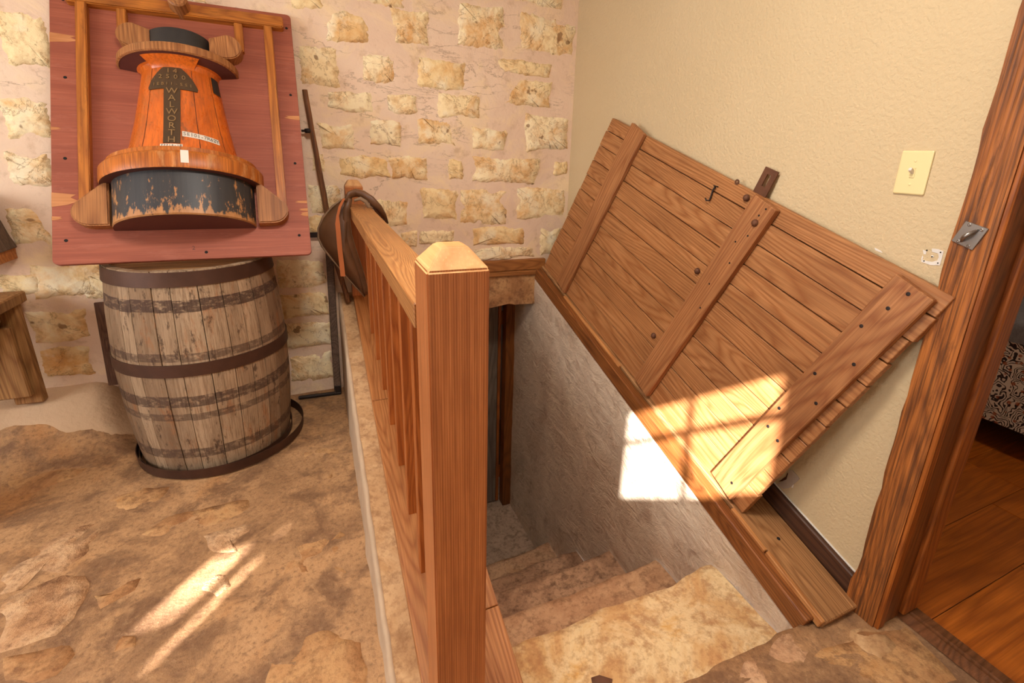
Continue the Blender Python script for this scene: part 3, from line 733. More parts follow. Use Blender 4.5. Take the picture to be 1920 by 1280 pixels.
# ---- the rest of the room (behind and beside the camera)
def wall_holes(name, axis, pos, a0, a1, z0, z1, holes, thick, mat):
    """wall with rectangular openings, built from blocks; holes are (a,b,c,d) = along0, along1, z0, z1"""
    al = sorted({a0, a1, *[h[0] for h in holes], *[h[1] for h in holes]}); zs = sorted({z0, z1, *[h[2] for h in holes], *[h[3] for h in holes]})
    parts = []
    for i in range(len(al) - 1):
        for j in range(len(zs) - 1):
            am, zm = (al[i] + al[i + 1]) / 2, (zs[j] + zs[j + 1]) / 2
            if any(h[0] < am < h[1] and h[2] < zm < h[3] for h in holes): continue
            if axis == 'y': parts.append(hx(al[i], pos - thick, zs[j], al[i + 1], pos, zs[j + 1]))
            else: parts.append(hx(pos - thick, al[i], zs[j], pos, al[i + 1], zs[j + 1]))
    return struct(merged(name, parts, mat))
WA = (-.853, -.207, 1.685, 2.165); WB = (-2.56, -2.20, 1.64, 2.06)
wall_holes('wall_front', 'y', REAR, LW - .2, 1.6, 0, CEIL, [WA, WB], .02, M['cream'])
WL = (-.05, 1.55, .85, 2.25)
wall_holes('wall_left', 'x', LW, REAR - .05, D + .3, 0, CEIL, [WL], .16, M['cream'])
struct(link('ceiling', mesh_from('ceiling', [(LW - .2, REAR - .1, CEIL), (1.6, REAR - .1, CEIL), (1.6, D + .3, CEIL), (LW - .2, D + .3, CEIL)], [(0, 3, 2, 1)]), M['ceiling']))
w1 = thing('window_1', 'small high window of four panes behind the viewpoint', 'window', (-.53, REAR, 1.69)); w1['kind'] = 'structure'
for (a, b, c, d) in ((-.853, -.207, 1.68, 1.695), (-.853, -.207, 2.155, 2.17), (-.858, -.845, 1.68, 2.17), (-.215, -.2, 1.68, 2.17)): box('window_frame', (a, REAR - .025, c), (b, REAR, d), M['sole'], w1, bevel=0)
box('muntin', (-.545, REAR - .02, 1.695), (-.520, REAR - .005, 2.155), M['sole'], w1, bevel=.001)
box('muntin', (-.845, REAR - .02, 1.985), (-.215, REAR - .005, 2.012), M['sole'], w1, bevel=.001)
box('pane', (-.845, REAR - .014, 1.695), (-.215, REAR - .011, 2.155), M['glass'], w1, bevel=0)
w2 = thing('window_2', 'narrow high window with added boards whose gaps shape the sun streaks', 'window', (-2.38, REAR, 1.64)); w2['kind'] = 'structure'
def slits():   # added unseen boards, gaps cut to shape the sun streaks on the floor
    holes = [(-2.465, -2.365, 1.79, 1.955), (-2.299, -2.276, 1.685, 1.90), (-2.312, -2.297, 1.965, 1.995)]
    al = sorted({WB[0], WB[1], *[h[0] for h in holes], *[h[1] for h in holes]}); zs = sorted({WB[2], WB[3], *[h[2] for h in holes], *[h[3] for h in holes]})
    for i in range(len(al) - 1):
        z0 = WB[2]
        col = sorted((h[2], h[3]) for h in holes if h[0] <= al[i] + 1e-6 and h[1] >= al[i + 1] - 1e-6)
        for (a, b) in col + [(WB[3], WB[3])]:
            if a > z0: box('slit_mask_board', (al[i], REAR - .012, z0), (al[i + 1], REAR - .004, a), M['sole'], w2, bevel=0)
            z0 = b
slits()
w3 = thing('window_added', 'added wide side window out of view bringing in fill light', 'window', (LW, .75, .85)); w3['kind'] = 'structure'  # unseen window, added to let fill light in
for k in range(5): box('muntin', (LW - .10, WL[0] + 1.6 * k / 4 - .015, .85), (LW - .06, WL[0] + 1.6 * k / 4 + .015, 2.25), M['sole'], w3, bevel=0)
for k in range(4): box('muntin', (LW - .10, WL[0], .85 + 1.4 * k / 3 - .015), (LW - .06, WL[1], .85 + 1.4 * k / 3 + .015), M['sole'], w3, bevel=0)
struct(link('ceiling_sun_block', mesh_from('ceiling_sun_block', [(LW - 3.2, -5, 2.45), (LW - .16, -5, 2.45), (LW - .16, 3.4, 2.45), (LW - 3.2, 3.4, 2.45)], [(0, 1, 2, 3)]), M['cream']))  # unseen roof, added to keep sun out of the side window
lamp = thing('added_ceiling_lamp', 'added round ceiling lamp out of view that brightens the room', 'lamp', (.1, .7, CEIL))  # fixture for the added room light
LM = Matrix.Translation((.1, .7, CEIL))
lathe('added_lamp_base', [(.0, -.03), (.19, -.03), (.20, 0)], M['steel'], lamp, LM, 32)
lathe('added_lamp_shade', [(.0, -.105), (.08, -.10), (.15, -.075), (.18, -.03)], M['lamp'], lamp, LM, 32)
lamp2 = thing('added_ceiling_lamp', 'added small ceiling lamp that brightens the bedroom', 'lamp', (2.6, -.1, 2.6))  # fixture put around the added bedroom light
LM2 = Matrix.Translation((2.6, -.1, 2.6)) @ Matrix.Scale(.8, 4)
lathe('added_lamp_base', [(.0, -.03), (.19, -.03), (.20, 0)], M['steel'], lamp2, LM2, 32)
lathe('added_lamp_shade', [(.0, -.105), (.08, -.10), (.15, -.075), (.18, -.03)], M['lamp'], lamp2, LM2, 32)

# ================================================================== FRAME OF THE HATCH
def sl(x, y, T): return Vector((x, y, zT(T, y)))
def sloped(name, x0, x1, y0, y1, T0, T1, mat, parent=None, bevel=.002, seg=1):
    """board that lies in the sloped hatch frame, between the planes T0 and T1"""
    c = (sl(0, y0, 0) + sl(0, y1, 0)) / 2
    Mx = frame((0, 0, 0), SD, Vector((-1, 0, 0)), TD)
    s0 = sl(0, y0, (T0 + T1) / 2).dot(SD); s1 = sl(0, y1, (T0 + T1) / 2).dot(SD)
    return box(name, (s0, -x1, T0), (s1, -x0, T1), mat, parent, Mx, bevel, seg)
tb = thing('trim_1', 'tan wooden trim board under the stone wall above the lintel', 'trim', (.9, D - .02, .6)); tb['kind'] = 'structure'
box('trim_board', (.40, D - .035, .632), (1.298, D - .002, .698), M['trim_back'], tb, bevel=.003)
box('trim_moulding', (.40, D - .045, .601), (1.298, D - .004, .630), M['trim_back'], tb, bevel=.006, seg=2)
ts = thing('hatch_sill', 'sloping brown wooden sill along the stairwell top under the hatch', 'sill', (1.35, .6, 0))
sloped('side_board', 1.226, 1.266, .655, 2.68, -.236, -.163, M['trim'], ts, .005, 2)
sloped('sill_plank', 1.272, 1.425, .625, 2.69, -.196, -.155, M['beam'], ts, .004)
for (a, b, t) in ((.625, .84, .007), (.845, 1.0, .004), (1.75, 2.35, .002)): sloped('splintered_strip', 1.258, 1.274, a, b, -.18, -.155 + t, M['splint'], ts, .003)
sloped('rear_rail', 1.428, W - .001, .655, 2.70, -.20, -.092, M['base_dark'], ts, .004)
sloped('paint_bead', W - .006, W, .66, 2.69, -.0915, -.088, M['white'], ts, .0005)
for y in (.86, 1.62): 
    p = sl(1.345, y, -.155); lathe('nail_head', [(0, .0015), (.006, .001), (.0065, -.002)], M['near_black'], ts, frame(p, (1, 0, 0), SD, TD), 10)

# ================================================================== RAILING
rail = thing('stair_railing', 'fir stair railing with a square newel post, flat handrail and square balusters', 'railing', (.2, 1.6, .3))
PX0, PX1, PY0, PY1 = .154, .261, .755, .862
def newel(x0, x1, y0, y1, z0, zt, ch, cap, name='newel_post'):
    bm = bmesh.new(); c = Vector(((x0 + x1) / 2, (y0 + y1) / 2, (z0 + zt) / 2))
    rows = [(0, z0), (0, zt - cap), (ch, zt)]
    vs = []
    for (i, z) in rows: vs.append([bm.verts.new(Vector(p) - c) for p in ((x0 + i, y0 + i, z), (x1 - i, y0 + i, z), (x1 - i, y1 - i, z), (x0 + i, y1 - i, z))])
    bm.faces.new(vs[0][::-1]); bm.faces.new(vs[2])
    for a, b in ((0, 1), (1, 2)):
        for k in range(4): bm.faces.new((vs[a][k], vs[a][(k + 1) % 4], vs[b][(k + 1) % 4], vs[b][k]))
    bmesh.ops.recalc_face_normals(bm, faces=bm.faces)
    bmesh.ops.bevel(bm, geom=list(bm.edges), offset=.003, segments=2, affect='EDGES')
    me = bpy.data.meshes.new(name); bm.to_mesh(me); bm.free()
    for p in me.polygons:
        if p.normal.z > .35: p.material_index = 1
    me.materials.append(M['fir_post']); me.materials.append(M['endgrain'])
    return link(name, me, None, rail, Matrix.Translation(c))
newel(PX0, PX1, PY0, PY1, .03, 1.168, .030, .036)
newel(.142, .226, 2.612, 2.696, .55, 1.165, .018, .03)
beam('handrail', (.197, .862, 1.0245), (.197, 2.612, 1.0245), .0945, .049, M['fir_rail'], rail, (1, 0, 0), .002)
sloped('sole_plate', .144, .275, .66, 1.86, -.252, -.215, M['sole'], rail, .002)
sloped('sole_plate', .144, .275, 1.863, 2.70, -.252, -.215, M['sole'], rail, .002)
sloped('edge_board', .278, .383, .66, 1.005, -.252, -.212, M['sole'], rail, .002)
sloped('edge_board', .278, .383, 1.008, 1.86, -.252, -.214, M['sole'], rail, .002)
sloped('edge_board', .278, .383, 1.863, 2.70, -.252, -.213, M['sole'], rail, .002)
for k in range(7):
    y = 1.148 + .189 * k
    x0 = .193; x1 = .227; w = .034
    hexa('baluster', [(x0, y, zT(-.2155, y)), (x1, y, zT(-.2155, y)), (x1, y + w, zT(-.2155, y + w)), (x0, y + w, zT(-.2155, y + w)), (x0, y, 1.0), (x1, y, 1.0), (x1, y + w, 1.0), (x0, y + w, 1.0)], M['fir_bal'], rail, None, .0015)
hexa('baluster', [(.193, .959, zT(-.2155, .959)), (.227, .959, zT(-.2155, .959)), (.227, .993, zT(-.2155, .993)), (.193, .993, zT(-.2155, .993)), (.193, .959, 1.0), (.227, .959, 1.0), (.227, .993, 1.0), (.193, .993, 1.0)], M['fir_bal'], rail, None, .0015)

# ================================================================== HATCH DOOR
hatch = thing('hatch_door', 'plank cellar hatch with three battens leaning open against the tan wall', 'hatch', (1.29, 1.8, .4))
HB = Vector((1.283, 0, 0)) + TD * -.149; HT = Vector((1.413, 0, 0)) + TD * .806
HV = (HT - HB).normalized(); HN = SD.cross(HV); HN = HN * (-1 if HN.x > 0 else 1)
HL = (HT - HB).length
HM = frame(HB, SD, HN, HV)
def hp(x, y, off=0):
    q = onp(x, y, HB + HN * off, HN) - HB; return q.dot(SD), q.dot(HV)
HSR0, HSL0 = hp(1390, 960)[0], hp(1020, 498)[0]; HSR1, HSL1 = hp(1795, 553)[0], hp(1148, 221)[0]
def lerp(a, b, t): return a + (b - a) * t
seams = [-.004] + [HL * v / .989 for v in (.105, .20, .295, .385, .478, .57, .66, .75, .836, .92)] + [HL]
TH = .026
for i in range(len(seams) - 1):
    v0, v1 = seams[i] + .0017, seams[i + 1] - .0017
    j0, j1 = random.uniform(-.004, .006), random.uniform(-.003, .003); d = random.uniform(-.0015, .0015)
    pts = []
    for v in (v0, v1):
        t = v / HL; a = lerp(HSR0, HSR1, t) + j0; b = lerp(HSL0, HSL1, t) + j1
        pts += [(a, -TH, v), (b, -TH, v), (b, d, v), (a, d, v)]
    hexa('plank', pts, M['oak_door'], hatch, HM, .0016)
hexa('back_board', [(HSR0 + .03, -TH - .012, .03), (HSL0 - .05, -TH - .012, .03), (HSL0 - .05, -TH, .03), (HSR0 + .03, -TH, .03), (HSR1 + .03, -TH - .012, HL - .03), (HSL1 - .05, -TH - .012, HL - .03), (HSL1 - .05, -TH, HL - .03), (HSR1 + .03, -TH, HL - .03)], M['base_dark'], hatch, HM, 0)
def batten(tl, tr, bl, br, th, name='batten'):
    P = [hp(*tl, th), hp(*tr, th), hp(*bl, th), hp(*br, th)]
    # local X along the batten so the grain follows it
    cb = ((P[2][0] + P[3][0]) / 2, (P[2][1] + P[3][1]) / 2); ct = ((P[0][0] + P[1][0]) / 2, (P[0][1] + P[1][1]) / 2)
    wv = (abs(P[0][0] - P[1][0]) + abs(P[2][0] - P[3][0])) / 2
    a = HB + SD * cb[0] + HV * cb[1] + HN * th / 2; b = HB + SD * ct[0] + HV * ct[1] + HN * th / 2
    return beam(name, a, b, wv * .97, th, M['oak_batten'], hatch, SD, .003)
batten((1183, 234), (1208, 246), (1040, 528), (1059, 546), .022)
bat_mid = batten((1410, 367), (1459, 390), (1187, 712), (1212, 740), .028)
bat_right = batten((1675, 518), (1755, 558), (1329, 887), (1371, 936), .026)
def hfix(name, px, off, prof, mat, n=12, par=None):
    s_, v_ = hp(*px, off); p = HB + SD * s_ + HV * v_ + HN * off
    return lathe(name, prof, mat, par or hatch, frame(p, SD, HV.cross(HN) if False else HN.cross(SD), HN), n)
for px, off in (((1400, 371), .002), ((1416, 418), .028), ((1308, 508), .002), ((1226, 629), .002)):
    hfix('bolt_head', px, off, [(.013, 0), (.0125, .005), (.009, .010), (.004, .0125), (0, .013)], M['rust'])
for px in ((1703, 551), (1665, 578), (1615, 611), (1601, 683), (1528, 700), (1530, 756), (1461, 765), (1458, 826), (1440, 799), (1372, 905)):
    hfix('screw_head', px, .026, [(.0055, -.001), (.0055, .0008), (.004, .0014), (0, .001)], M['iron'], 10, bat_right)
for px in ((1436, 392), (1423, 404), (1402, 442), (1379, 453), (1368, 493), (1330, 532), (1313, 577)):
    hfix('nail_hole', px, .028, [(.004, -.001), (.0035, .0006), (0, .0004)], M['near_black'], 8, bat_mid)
# hook hanging from a staple
h0 = hp(1340, 351, .006); h1 = hp(1331, 376, .006)
P = lambda s_, n_, v_: HB + SD * s_ + HN * n_ + HV * v_
hk = tube('hook', [P(h0[0], .004, h0[1] + .004), P(h0[0], .008, h0[1] - .01), P(h1[0] + .002, .008, h1[1] + .012), P(h1[0], .009, h1[1]), P(h1[0] + .008, .016, h1[1] - .004), P(h1[0] + .016, .018, h1[1] + .003)], .0032, M['iron'], hatch, 8)
tube('staple', [P(h0[0] - .008, -.002, h0[1] + .006), P(h0[0] - .007, .009, h0[1] + .006), P(h0[0] + .005, .009, h0[1] + .004), P(h0[0] + .006, -.002, h0[1] + .004)], .0022, M['iron'], hatch, 6)
# rusty slotted hasp standing past the top edge
ha = [hp(1436, 313, -.012), hp(1461, 322, -.012), hp(1440, 360, -.012), hp(1413, 347, -.012)]
hs0, hs1 = sorted((ha[0][0], ha[1][0])); hv1 = (ha[0][1] + ha[1][1]) / 2
sc = (hs0 + hs1) / 2; ww = (hs1 - hs0) / 2
outer = [(sc - ww, HL - .06), (sc + ww, HL - .06), (sc + ww, hv1 - .004), (sc + ww - .004, hv1), (sc - ww + .004, hv1), (sc - ww, hv1 - .004)]
def hasp():
    bm = bmesh.new(); sw, s0, s1 = ww * .28, HL + (hv1 - HL) * .30, HL + (hv1 - HL) * .78
    inner = [(sc - sw, s0), (sc + sw, s0), (sc + sw, s1), (sc - sw, s1)]
    lay = []
    rect = [(sc - ww, HL - .06), (sc + ww, HL - .06), (sc + ww, hv1), (sc - ww, hv1)]
    c = P(sc, -.012, HL)
    for n_ in (-.015, -.010):
        lay.append([[bm.verts.new(P(a, n_, b) - c) for a, b in rect], [bm.verts.new(P(a, n_, b) - c) for a, b in inner]])
    for L in lay:
        for k in range(4): bm.faces.new((L[0][k], L[0][(k + 1) % 4], L[1][(k + 1) % 4], L[1][k]))
    for r_ in (0, 1):
        for k in range(4): bm.faces.new((lay[0][r_][k], lay[0][r_][(k + 1) % 4], lay[1][r_][(k + 1) % 4], lay[1][r_][k]))
    bmesh.ops.recalc_face_normals(bm, faces=bm.faces)
    me = bpy.data.meshes.new('hasp'); bm.to_mesh(me); bm.free()
    o = link('hasp', me, M['rust'], hatch, Matrix.Translation(c)); o['label'] = 'rusty slotted iron hasp'; return o
hasp()
# small iron washer mark near the top edge
hfix('old_washer', (1382, 341), .001, [(.010, -.001), (.010, .0014), (.004, .0016), (.0035, 0)], M['rust'])

# ================================================================== WALL FITTINGS
sw = thing('light_switch', 'ivory toggle light switch plate on the tan wall', 'light switch', (W, .79, 1.30))
q = [onx(*p, W - .004) for p in ((1692.7, 282.4), (1754.4, 282.4), (1672.8, 362.3), (1730.7, 366))]
sy1 = (q[0].y + q[2].y) / 2; sy0 = (q[1].y + q[3].y) / 2; sz1 = (q[0].z + q[1].z) / 2; sz0 = (q[2].z + q[3].z) / 2
swp = box('cover_plate', (W - .006, sy0, sz0), (W + .001, sy1, sz1), M['ivory'], sw, bevel=.0035, seg=2)
sy = (sy0 + sy1) / 2; sz = (sz0 + sz1) / 2
box('toggle_slot', (W - .0075, sy - .006, sz - .013), (W - .004, sy + .006, sz + .013), M['ivory'], sw, bevel=.0006)
obox('toggle', (W - .013, sy, sz + .005), (1, 0, -.55), (0, 1, 0), (.55, 0, 1), (.018, .008, .009), M['label_tape'], sw, .0012)
for dz in (-.030, .030):
    lathe('screw', [(.0035, 0), (.0034, .001), (.0015, .0016), (0, .0016)], M['ivory'], swp, frame((W - .006, sy, sz + dz), (0, 1, 0), (0, 0, 1), (-1, 0, 0)), 10)
pl = thing('pull_plate', 'square steel plate with a small pull handle on the door casing', 'pull handle', (W - .03, .61, 1.17))
XP = W - .031
q = [onx(*p, XP) for p in ((1812, 414), (1855, 429), (1824, 469), (1785, 451))]
plp = prism('plate', q, (-.0035, 0, 0), M['steel'], pl, .0008)
cq = sum(q, Vector()) / 4
a0 = (q[0] * .6 + q[1] * .4).lerp(cq, .30); a1 = (q[3] * .75 + q[2] * .25).lerp(cq, .20)
a0 = onx(1835, 431, XP); a1 = onx(1804, 452, XP)
hpts = []
for k in range(11):
    t = k / 10; p = a0.lerp(a1, t); hpts.append(p + Vector((-.003 - .018 * math.sin(PI * t), 0, 0)))
tube('handle', hpts, [.003 + .0022 * math.sin(PI * k / 10) for k in range(11)], M['steel'], pl, 10)
for px in ((1818, 421), (1841, 431), (1816, 461), (1797, 452)):
    lathe('screw', [(.0042, 0), (.004, .0012), (.002, .002), (0, .0012)], M['steel'], plp, frame(onx(*px, XP - .0035), (0, 1, 0), (0, 0, 1), (-1, 0, 0)), 10)
# filler marks and torn paper on the wall itself
def wallpatch(name, pl_, mat, th=.001, am=.0015, sd=1):
    pts = ragged([onx(x, y, W) for (x, y) in pl_], .005, am, sd)
    return prism(name, [Vector((W + .0005, p.y, p.z)) for p in pts], (-th - .0005, 0, 0), mat, wallr)
for k, pp in enumerate(([(1731, 468), (1738, 471), (1736, 477), (1732, 476)], [(1748, 466), (1760, 467), (1770, 471), (1767, 484), (1763, 497), (1746, 497), (1728, 491), (1728, 486), (1737, 489), (1748, 491), (1758, 488), (1761, 482), (1760, 475), (1748, 472)],
                        [(1730, 479), (1732, 482), (1730, 487), (1728, 486)], [(1746, 479), (1750, 478), (1751, 482), (1747, 483)])):
    wallpatch('filler_patch', pp, M['white'], .0012, .0008, k)
for (x, y) in ((1738, 469), (1764, 473), (1759, 493), (1733, 489), (1748, 481)):
    lathe('screw_hole', [(.002, 0), (.0018, .0018), (0, .0018)], M['near_black'], wallr, frame(onx(x, y, W), (0, 1, 0), (0, 0, 1), (-1, 0, 0)), 8)
wallpatch('torn_paper', [(1481, 880), (1487, 881), (1495, 890), (1500, 897), (1490, 906), (1480, 915), (1470, 917), (1458, 908), (1468, 902), (1476, 898)], M['drywall'], .003, .002, 4)
wallpatch('torn_paper', [(1460, 903), (1474, 893), (1477, 886), (1479, 893), (1474, 901), (1464, 902)], M['base_dark'], .0015, .002, 6)
wallpatch('filler_patch', [(1486, 909), (1489, 908), (1487, 914), (1484, 914)], M['white'], .001, .001, 7)
wallpatch('filler_patch', [(1640, 464), (1652, 470), (1655, 474), (1642, 469)], M['white'], .001, .001, 9)

# ================================================================== VALVE PATTERN ON ITS BOARD
BB = Vector((-.856, 2.2, .9)); BT = Vector((-.856, 2.70, 1.877))
BV = (BT - BB).normalized(); BU = Vector((1, 0, 0)); BN = BU.cross(BV)
vp = thing('valve_pattern_board', 'red plywood board with an orange wooden valve pattern leaning above the barrel', 'foundry pattern', BB + BU * .41)
def bp(u, v, p=0): return BB + BU * u + BV * v + BN * p
VB0, VB1 = -.016, 1.104
def rrect(u0, u1, v0, v1, r, seed=0, n=5):
    out = []
    for (cu, cv, a) in ((u1 - r, v0 + r, -PI / 2), (u1 - r, v1 - r, 0), (u0 + r, v1 - r, PI / 2), (u0 + r, v0 + r, PI)):
        for k in range(n + 1): t = a + PI / 2 * k / n; out.append((cu + r * math.cos(t), cv + r * math.sin(t)))
    return out
def bslab(name, outline, p0, p1, mat, bevel=.002, axis='v'):
    c = bp(sum(a for a, b in outline) / len(outline), sum(b for a, b in outline) / len(outline), p0)
    Mx = frame(c, BU, -BN, BV)            # local z along the board's height
    inv = Mx.inverted(); bm = bmesh.new()
    a = [bm.verts.new(inv @ bp(u, v, p0)) for u, v in outline]; b = [bm.verts.new(inv @ bp(u, v, p1)) for u, v in outline]
    n = len(outline); bm.faces.new(a[::-1]); top = bm.faces.new(b)
    for i in range(n): bm.faces.new((a[i], a[(i + 1) % n], b[(i + 1) % n], b[i]))
    bmesh.ops.recalc_face_normals(bm, faces=bm.faces)
    if bevel: bmesh.ops.bevel(bm, geom=list(top.edges), offset=bevel, segments=2, affect='EDGES')
    me = bpy.data.meshes.new(name); bm.to_mesh(me); bm.free()
    return link(name, me, mat, vp, Mx)
bslab('backing_board', rrect(0, .826, VB0, VB1, .018), -.018, 0, M['ply'], .0015)
for (u, v, w, h, sd_) in ((0, .87, .085, .04, 1), (0, .225, .075, .055, 2), (.815, .60, .06, .02, 3), (.80, .16, .03, .02, 4), (.78, .215, .046, .012, 5), (.79, .18, .036, .012, 6), (0, .155, .03, .015, 7), (0, .50, .03, .012, 8)):
    s_ = 1 if u < .4 else -1
    u0 = 0 if s_ > 0 else .826 - w
    pts = [(u0, v - h / 2), (u0 + w * .6, v - h * .35), (u0 + w, v - h * .1), (u0 + w * .7, v + h * .15), (u0 + w * .9, v + h * .35), (u0, v + h / 2)]
    if s_ < 0: pts = [(2 * u0 + w - a, b) for a, b in pts][::-1]
    bslab('chipped_patch', pts, -.002, .0008, M['ply_edge'], 0)
for (u, v) in ((.043, .708), (.039, .384), (.038, .072), (.799, .708), (.793, .389), (.785, .068), (.806, 1.034), (.04, 1.035), (.455, .01)):
    lathe('bolt_hole', [(.006, -.001), (.0055, .0008), (0, .0006)], M['near_black'], vp, frame(bp(u, v), BU, BV, BN), 10)
bslab('frame_strip', rrect(.084, .118, .17, 1.03, .006), 0, .028, M['strip'], .003)
bslab('frame_strip', rrect(.716, .749, .17, 1.03, .006), 0, .026, M['strip'], .003)
bslab('short_strip', rrect(.207, .238, .90, 1.03, .006), 0, .022, M['strip'], .003)
bslab('short_strip', rrect(.604, .636, .88, 1.03, .006), 0, .022, M['strip'], .003)
o = bslab('crossbar', rrect(.052, .795, 1.012, 1.068, .012), 0, .030, M['barbar'], .004)
o.data.materials.clear(); o.data.materials.append(M['barbar'])
kb = lathe('knob', [(.0, .082), (.028, .080), (.034, .074), (.036, .03), (.036, 0)], M['ear'], vp, frame(bp(.419, 1.047), BU, BV, BN), 24)
for sgn, u0, v0, r in ((-1, .262, .885, .052), (1, .575, .875, .055)):
    pts = []
    for k in range(15): t = PI / 2 + PI * k / 14; pts.append((u0 + (-sgn) * r * math.cos(t) if sgn > 0 else u0 + r * math.cos(t), v0 + r * math.sin(t)))
    pts += [(u0 - sgn * .06, v0 - r * .95), (u0 - sgn * .06, v0 + r * .55)]
    if sgn > 0: pts = pts[::-1]
    bslab('upper_ear', pts, 0, .050, M['ear'], .004)
for sgn, ue, ui in ((-1, .068, .175), (1, .752, .645)):
    ctr = (ue - sgn * .052, .165); pts = []
    for k in range(11): t = (-PI / 2 + sgn * 0) + (PI * .80) * k / 10; pts.append((ctr[0] + sgn * .054 * math.cos(t), ctr[1] + .054 * math.sin(t)))
    pts += [(ui, .292), (ui, .111)]
    bslab('lower_ear', pts, 0, .045, M['ear'], .005)
UC = .404; DEP = .74
def half(name, prof, mat, n=40, cap0=False, cap1=False, uc=UC, dep=DEP, a0=0.0, a1=PI):
    v0 = prof[0][1]
    Mx = frame(bp(uc, v0), BU, -BN, BV); verts, faces = [], []
    for (r, v) in prof:
        for k in range(n + 1):
            a = a0 + (a1 - a0) * k / n; verts.append((-r * math.cos(a), -r * math.sin(a) * dep, v - v0))
    m = n + 1
    for i in range(len(prof) - 1):
        for k in range(n): faces.append((i * m + k, i * m + k + 1, (i + 1) * m + k + 1, (i + 1) * m + k))
    if cap0: faces.append(tuple(range(m))[::-1])
    if cap1: faces.append(tuple((len(prof) - 1) * m + k for k in range(m)))
    me = mesh_from(name, verts, faces, True)
    me.set_sharp_from_angle(angle=math.radians(32))
    return link(name, me, mat, vp, Mx)
half('base_drum', [(.222, .104), (.229, .110), (.229, .275)], M['black'])
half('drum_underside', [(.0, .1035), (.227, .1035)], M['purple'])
half('base_flange', [(.262, .271), (.266, .278), (.266, .325), (.258, .336), (.246, .342), (.244, .358), (.19, .372)], M['pflange'])
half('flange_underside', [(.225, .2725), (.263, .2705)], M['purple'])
CONE = [(.188, .366), (.173, .43), (.158, .51), (.146, .59), (.135, .67), (.128, .728)]
half('cone_body', CONE, M['cone'])
half('neck', [(.128, .726), (.129, .738), (.133, .748), (.142, .7535)], M['cone'])
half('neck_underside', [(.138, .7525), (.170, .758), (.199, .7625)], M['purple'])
half('neck_fillet', [(.1285, .727), (.134, .735), (.146, .743), (.162, .750), (.180, .7585)], M['cone'], a0=PI / 2 - .62, a1=PI / 2 + .5)
half('upper_flange', [(.196, .761), (.203, .765), (.203, .793), (.198, .799), (.11, .803)], M['ear'])
half('cap_drum', [(.112, .80), (.112, .852), (.107, .854), (.107, .912), (.102, .916), (.0, .917)], M['blackcap'])
# cone surface helpers, also used for the black patch under the upper flange
def cone_r(v):
    for (r0, a), (r1, b) in zip(CONE[:-1], CONE[1:]):
        if a <= v <= b: return r0 + (r1 - r0) * (v - a) / (b - a)
    return CONE[0][0] if v < CONE[0][1] else CONE[-1][0]
def cp(th, v, off=.0):
    r = cone_r(v) + off; return bp(UC + r * math.sin(th), v, r * math.cos(th) * DEP)
def cone_patch(name, outline_rows, off, mat, nth=14):
    """curved plate: rows of (v, th0, th1)"""
    verts, faces = [], []
    rows = outline_rows
    for o_ in (0.0005, off):
        for (v, a, b) in rows:
            for k in range(nth + 1): verts.append(cp(a + (b - a) * k / nth, v, o_))
    R, m = len(rows), nth + 1
    for i in range(R - 1):
        for k in range(nth):
            q0 = R * m + i * m + k; faces.append((q0, q0 + 1, q0 + m + 1, q0 + m))
    for i in range(R - 1):
        for k in (0, nth):
            a = i * m + k; b = (i + 1) * m + k; faces.append((a, b, R * m + b, R * m + a))
    for i in (0, R - 1):
        for k in range(nth): a = i * m + k; faces.append((a, a + 1, R * m + a + 1, R * m + a))
    return link(name, mesh_from(name, verts, faces), mat, vp)
for th in (-.62, .42, .95):
    link('wood_seam', mesh_from('wood_seam', [cp(th + d, v, .0006) for v in (.368, .43, .51, .59, .67, .724) for d in (-.006, .006)], [(2 * i, 2 * i + 1, 2 * i + 3, 2 * i + 2) for i in range(5)]), M['near_black'], vp)
link('hollow_shade_patch', mesh_from('hollow_shade_patch', [cp(t_, v, .003) for v in (.655, .68, .71, .727) for t_ in (1.0, 1.12, 1.24, 1.36)], [(4 * j + i, 4 * j + i + 1, 4 * j + i + 5, 4 * j + i + 4) for j in range(3) for i in range(3)], True), M['blackcap'], vp)  # black patch on the cone paints in the darkness of a hollow
T0 = -.06                                     # angle of the nameplate's centre line on the cone
def tw(w, v): return w / cone_r(v)
TP = []
for v in (.392, .45, .50, .55, .60, .632): TP.append((v, T0 - tw(.026, v), T0 + tw(.026, v)))
stem = cone_patch('nameplate_stem', TP, .005, M['brass'])
HP = [(.630, .080), (.64, .082), (.66, .074), (.68, .064), (.70, .050), (.715, .038), (.725, .028)]
nhead = cone_patch('nameplate_head', [(v, T0 - tw(w, v), T0 + tw(w, v)) for v, w in HP], .005, M['brass'])
def letters(name, items, mat, off=.0062, par=None):
    parts = []
    for (ch, th, v, size) in items:
        vs, fs = text_geo(ch, size)
        p = cp(th, v, off); e = .004
        x = (cp(th + e, v, off) - cp(th - e, v, off)).normalized(); y = (cp(th, v + e, off) - cp(th, v - e, off)); y = (y - x * y.dot(x)).normalized(); z = x.cross(y)
        parts.append(([p + x * c.x + y * c.y + z * c.z for c in vs], fs))
    return merged(name, parts, mat, par or vp)
items = [(c, T0, .618 - .0305 * k, .036) for k, c in enumerate('WALWORTH')]
letters('vertical_lettering', items, M['letters'], par=stem)
def row(s, v, size, pitch): return [(c, T0 + tw(pitch * (k - (len(s) - 1) / 2), v), v, size) for k, c in enumerate(s)]
letters('head_lettering', row('14', .708, .028, .021) + row('2500', .682, .026, .024) + row('IEBII-SSI', .650, .018, .0145), M['letters'], par=nhead)
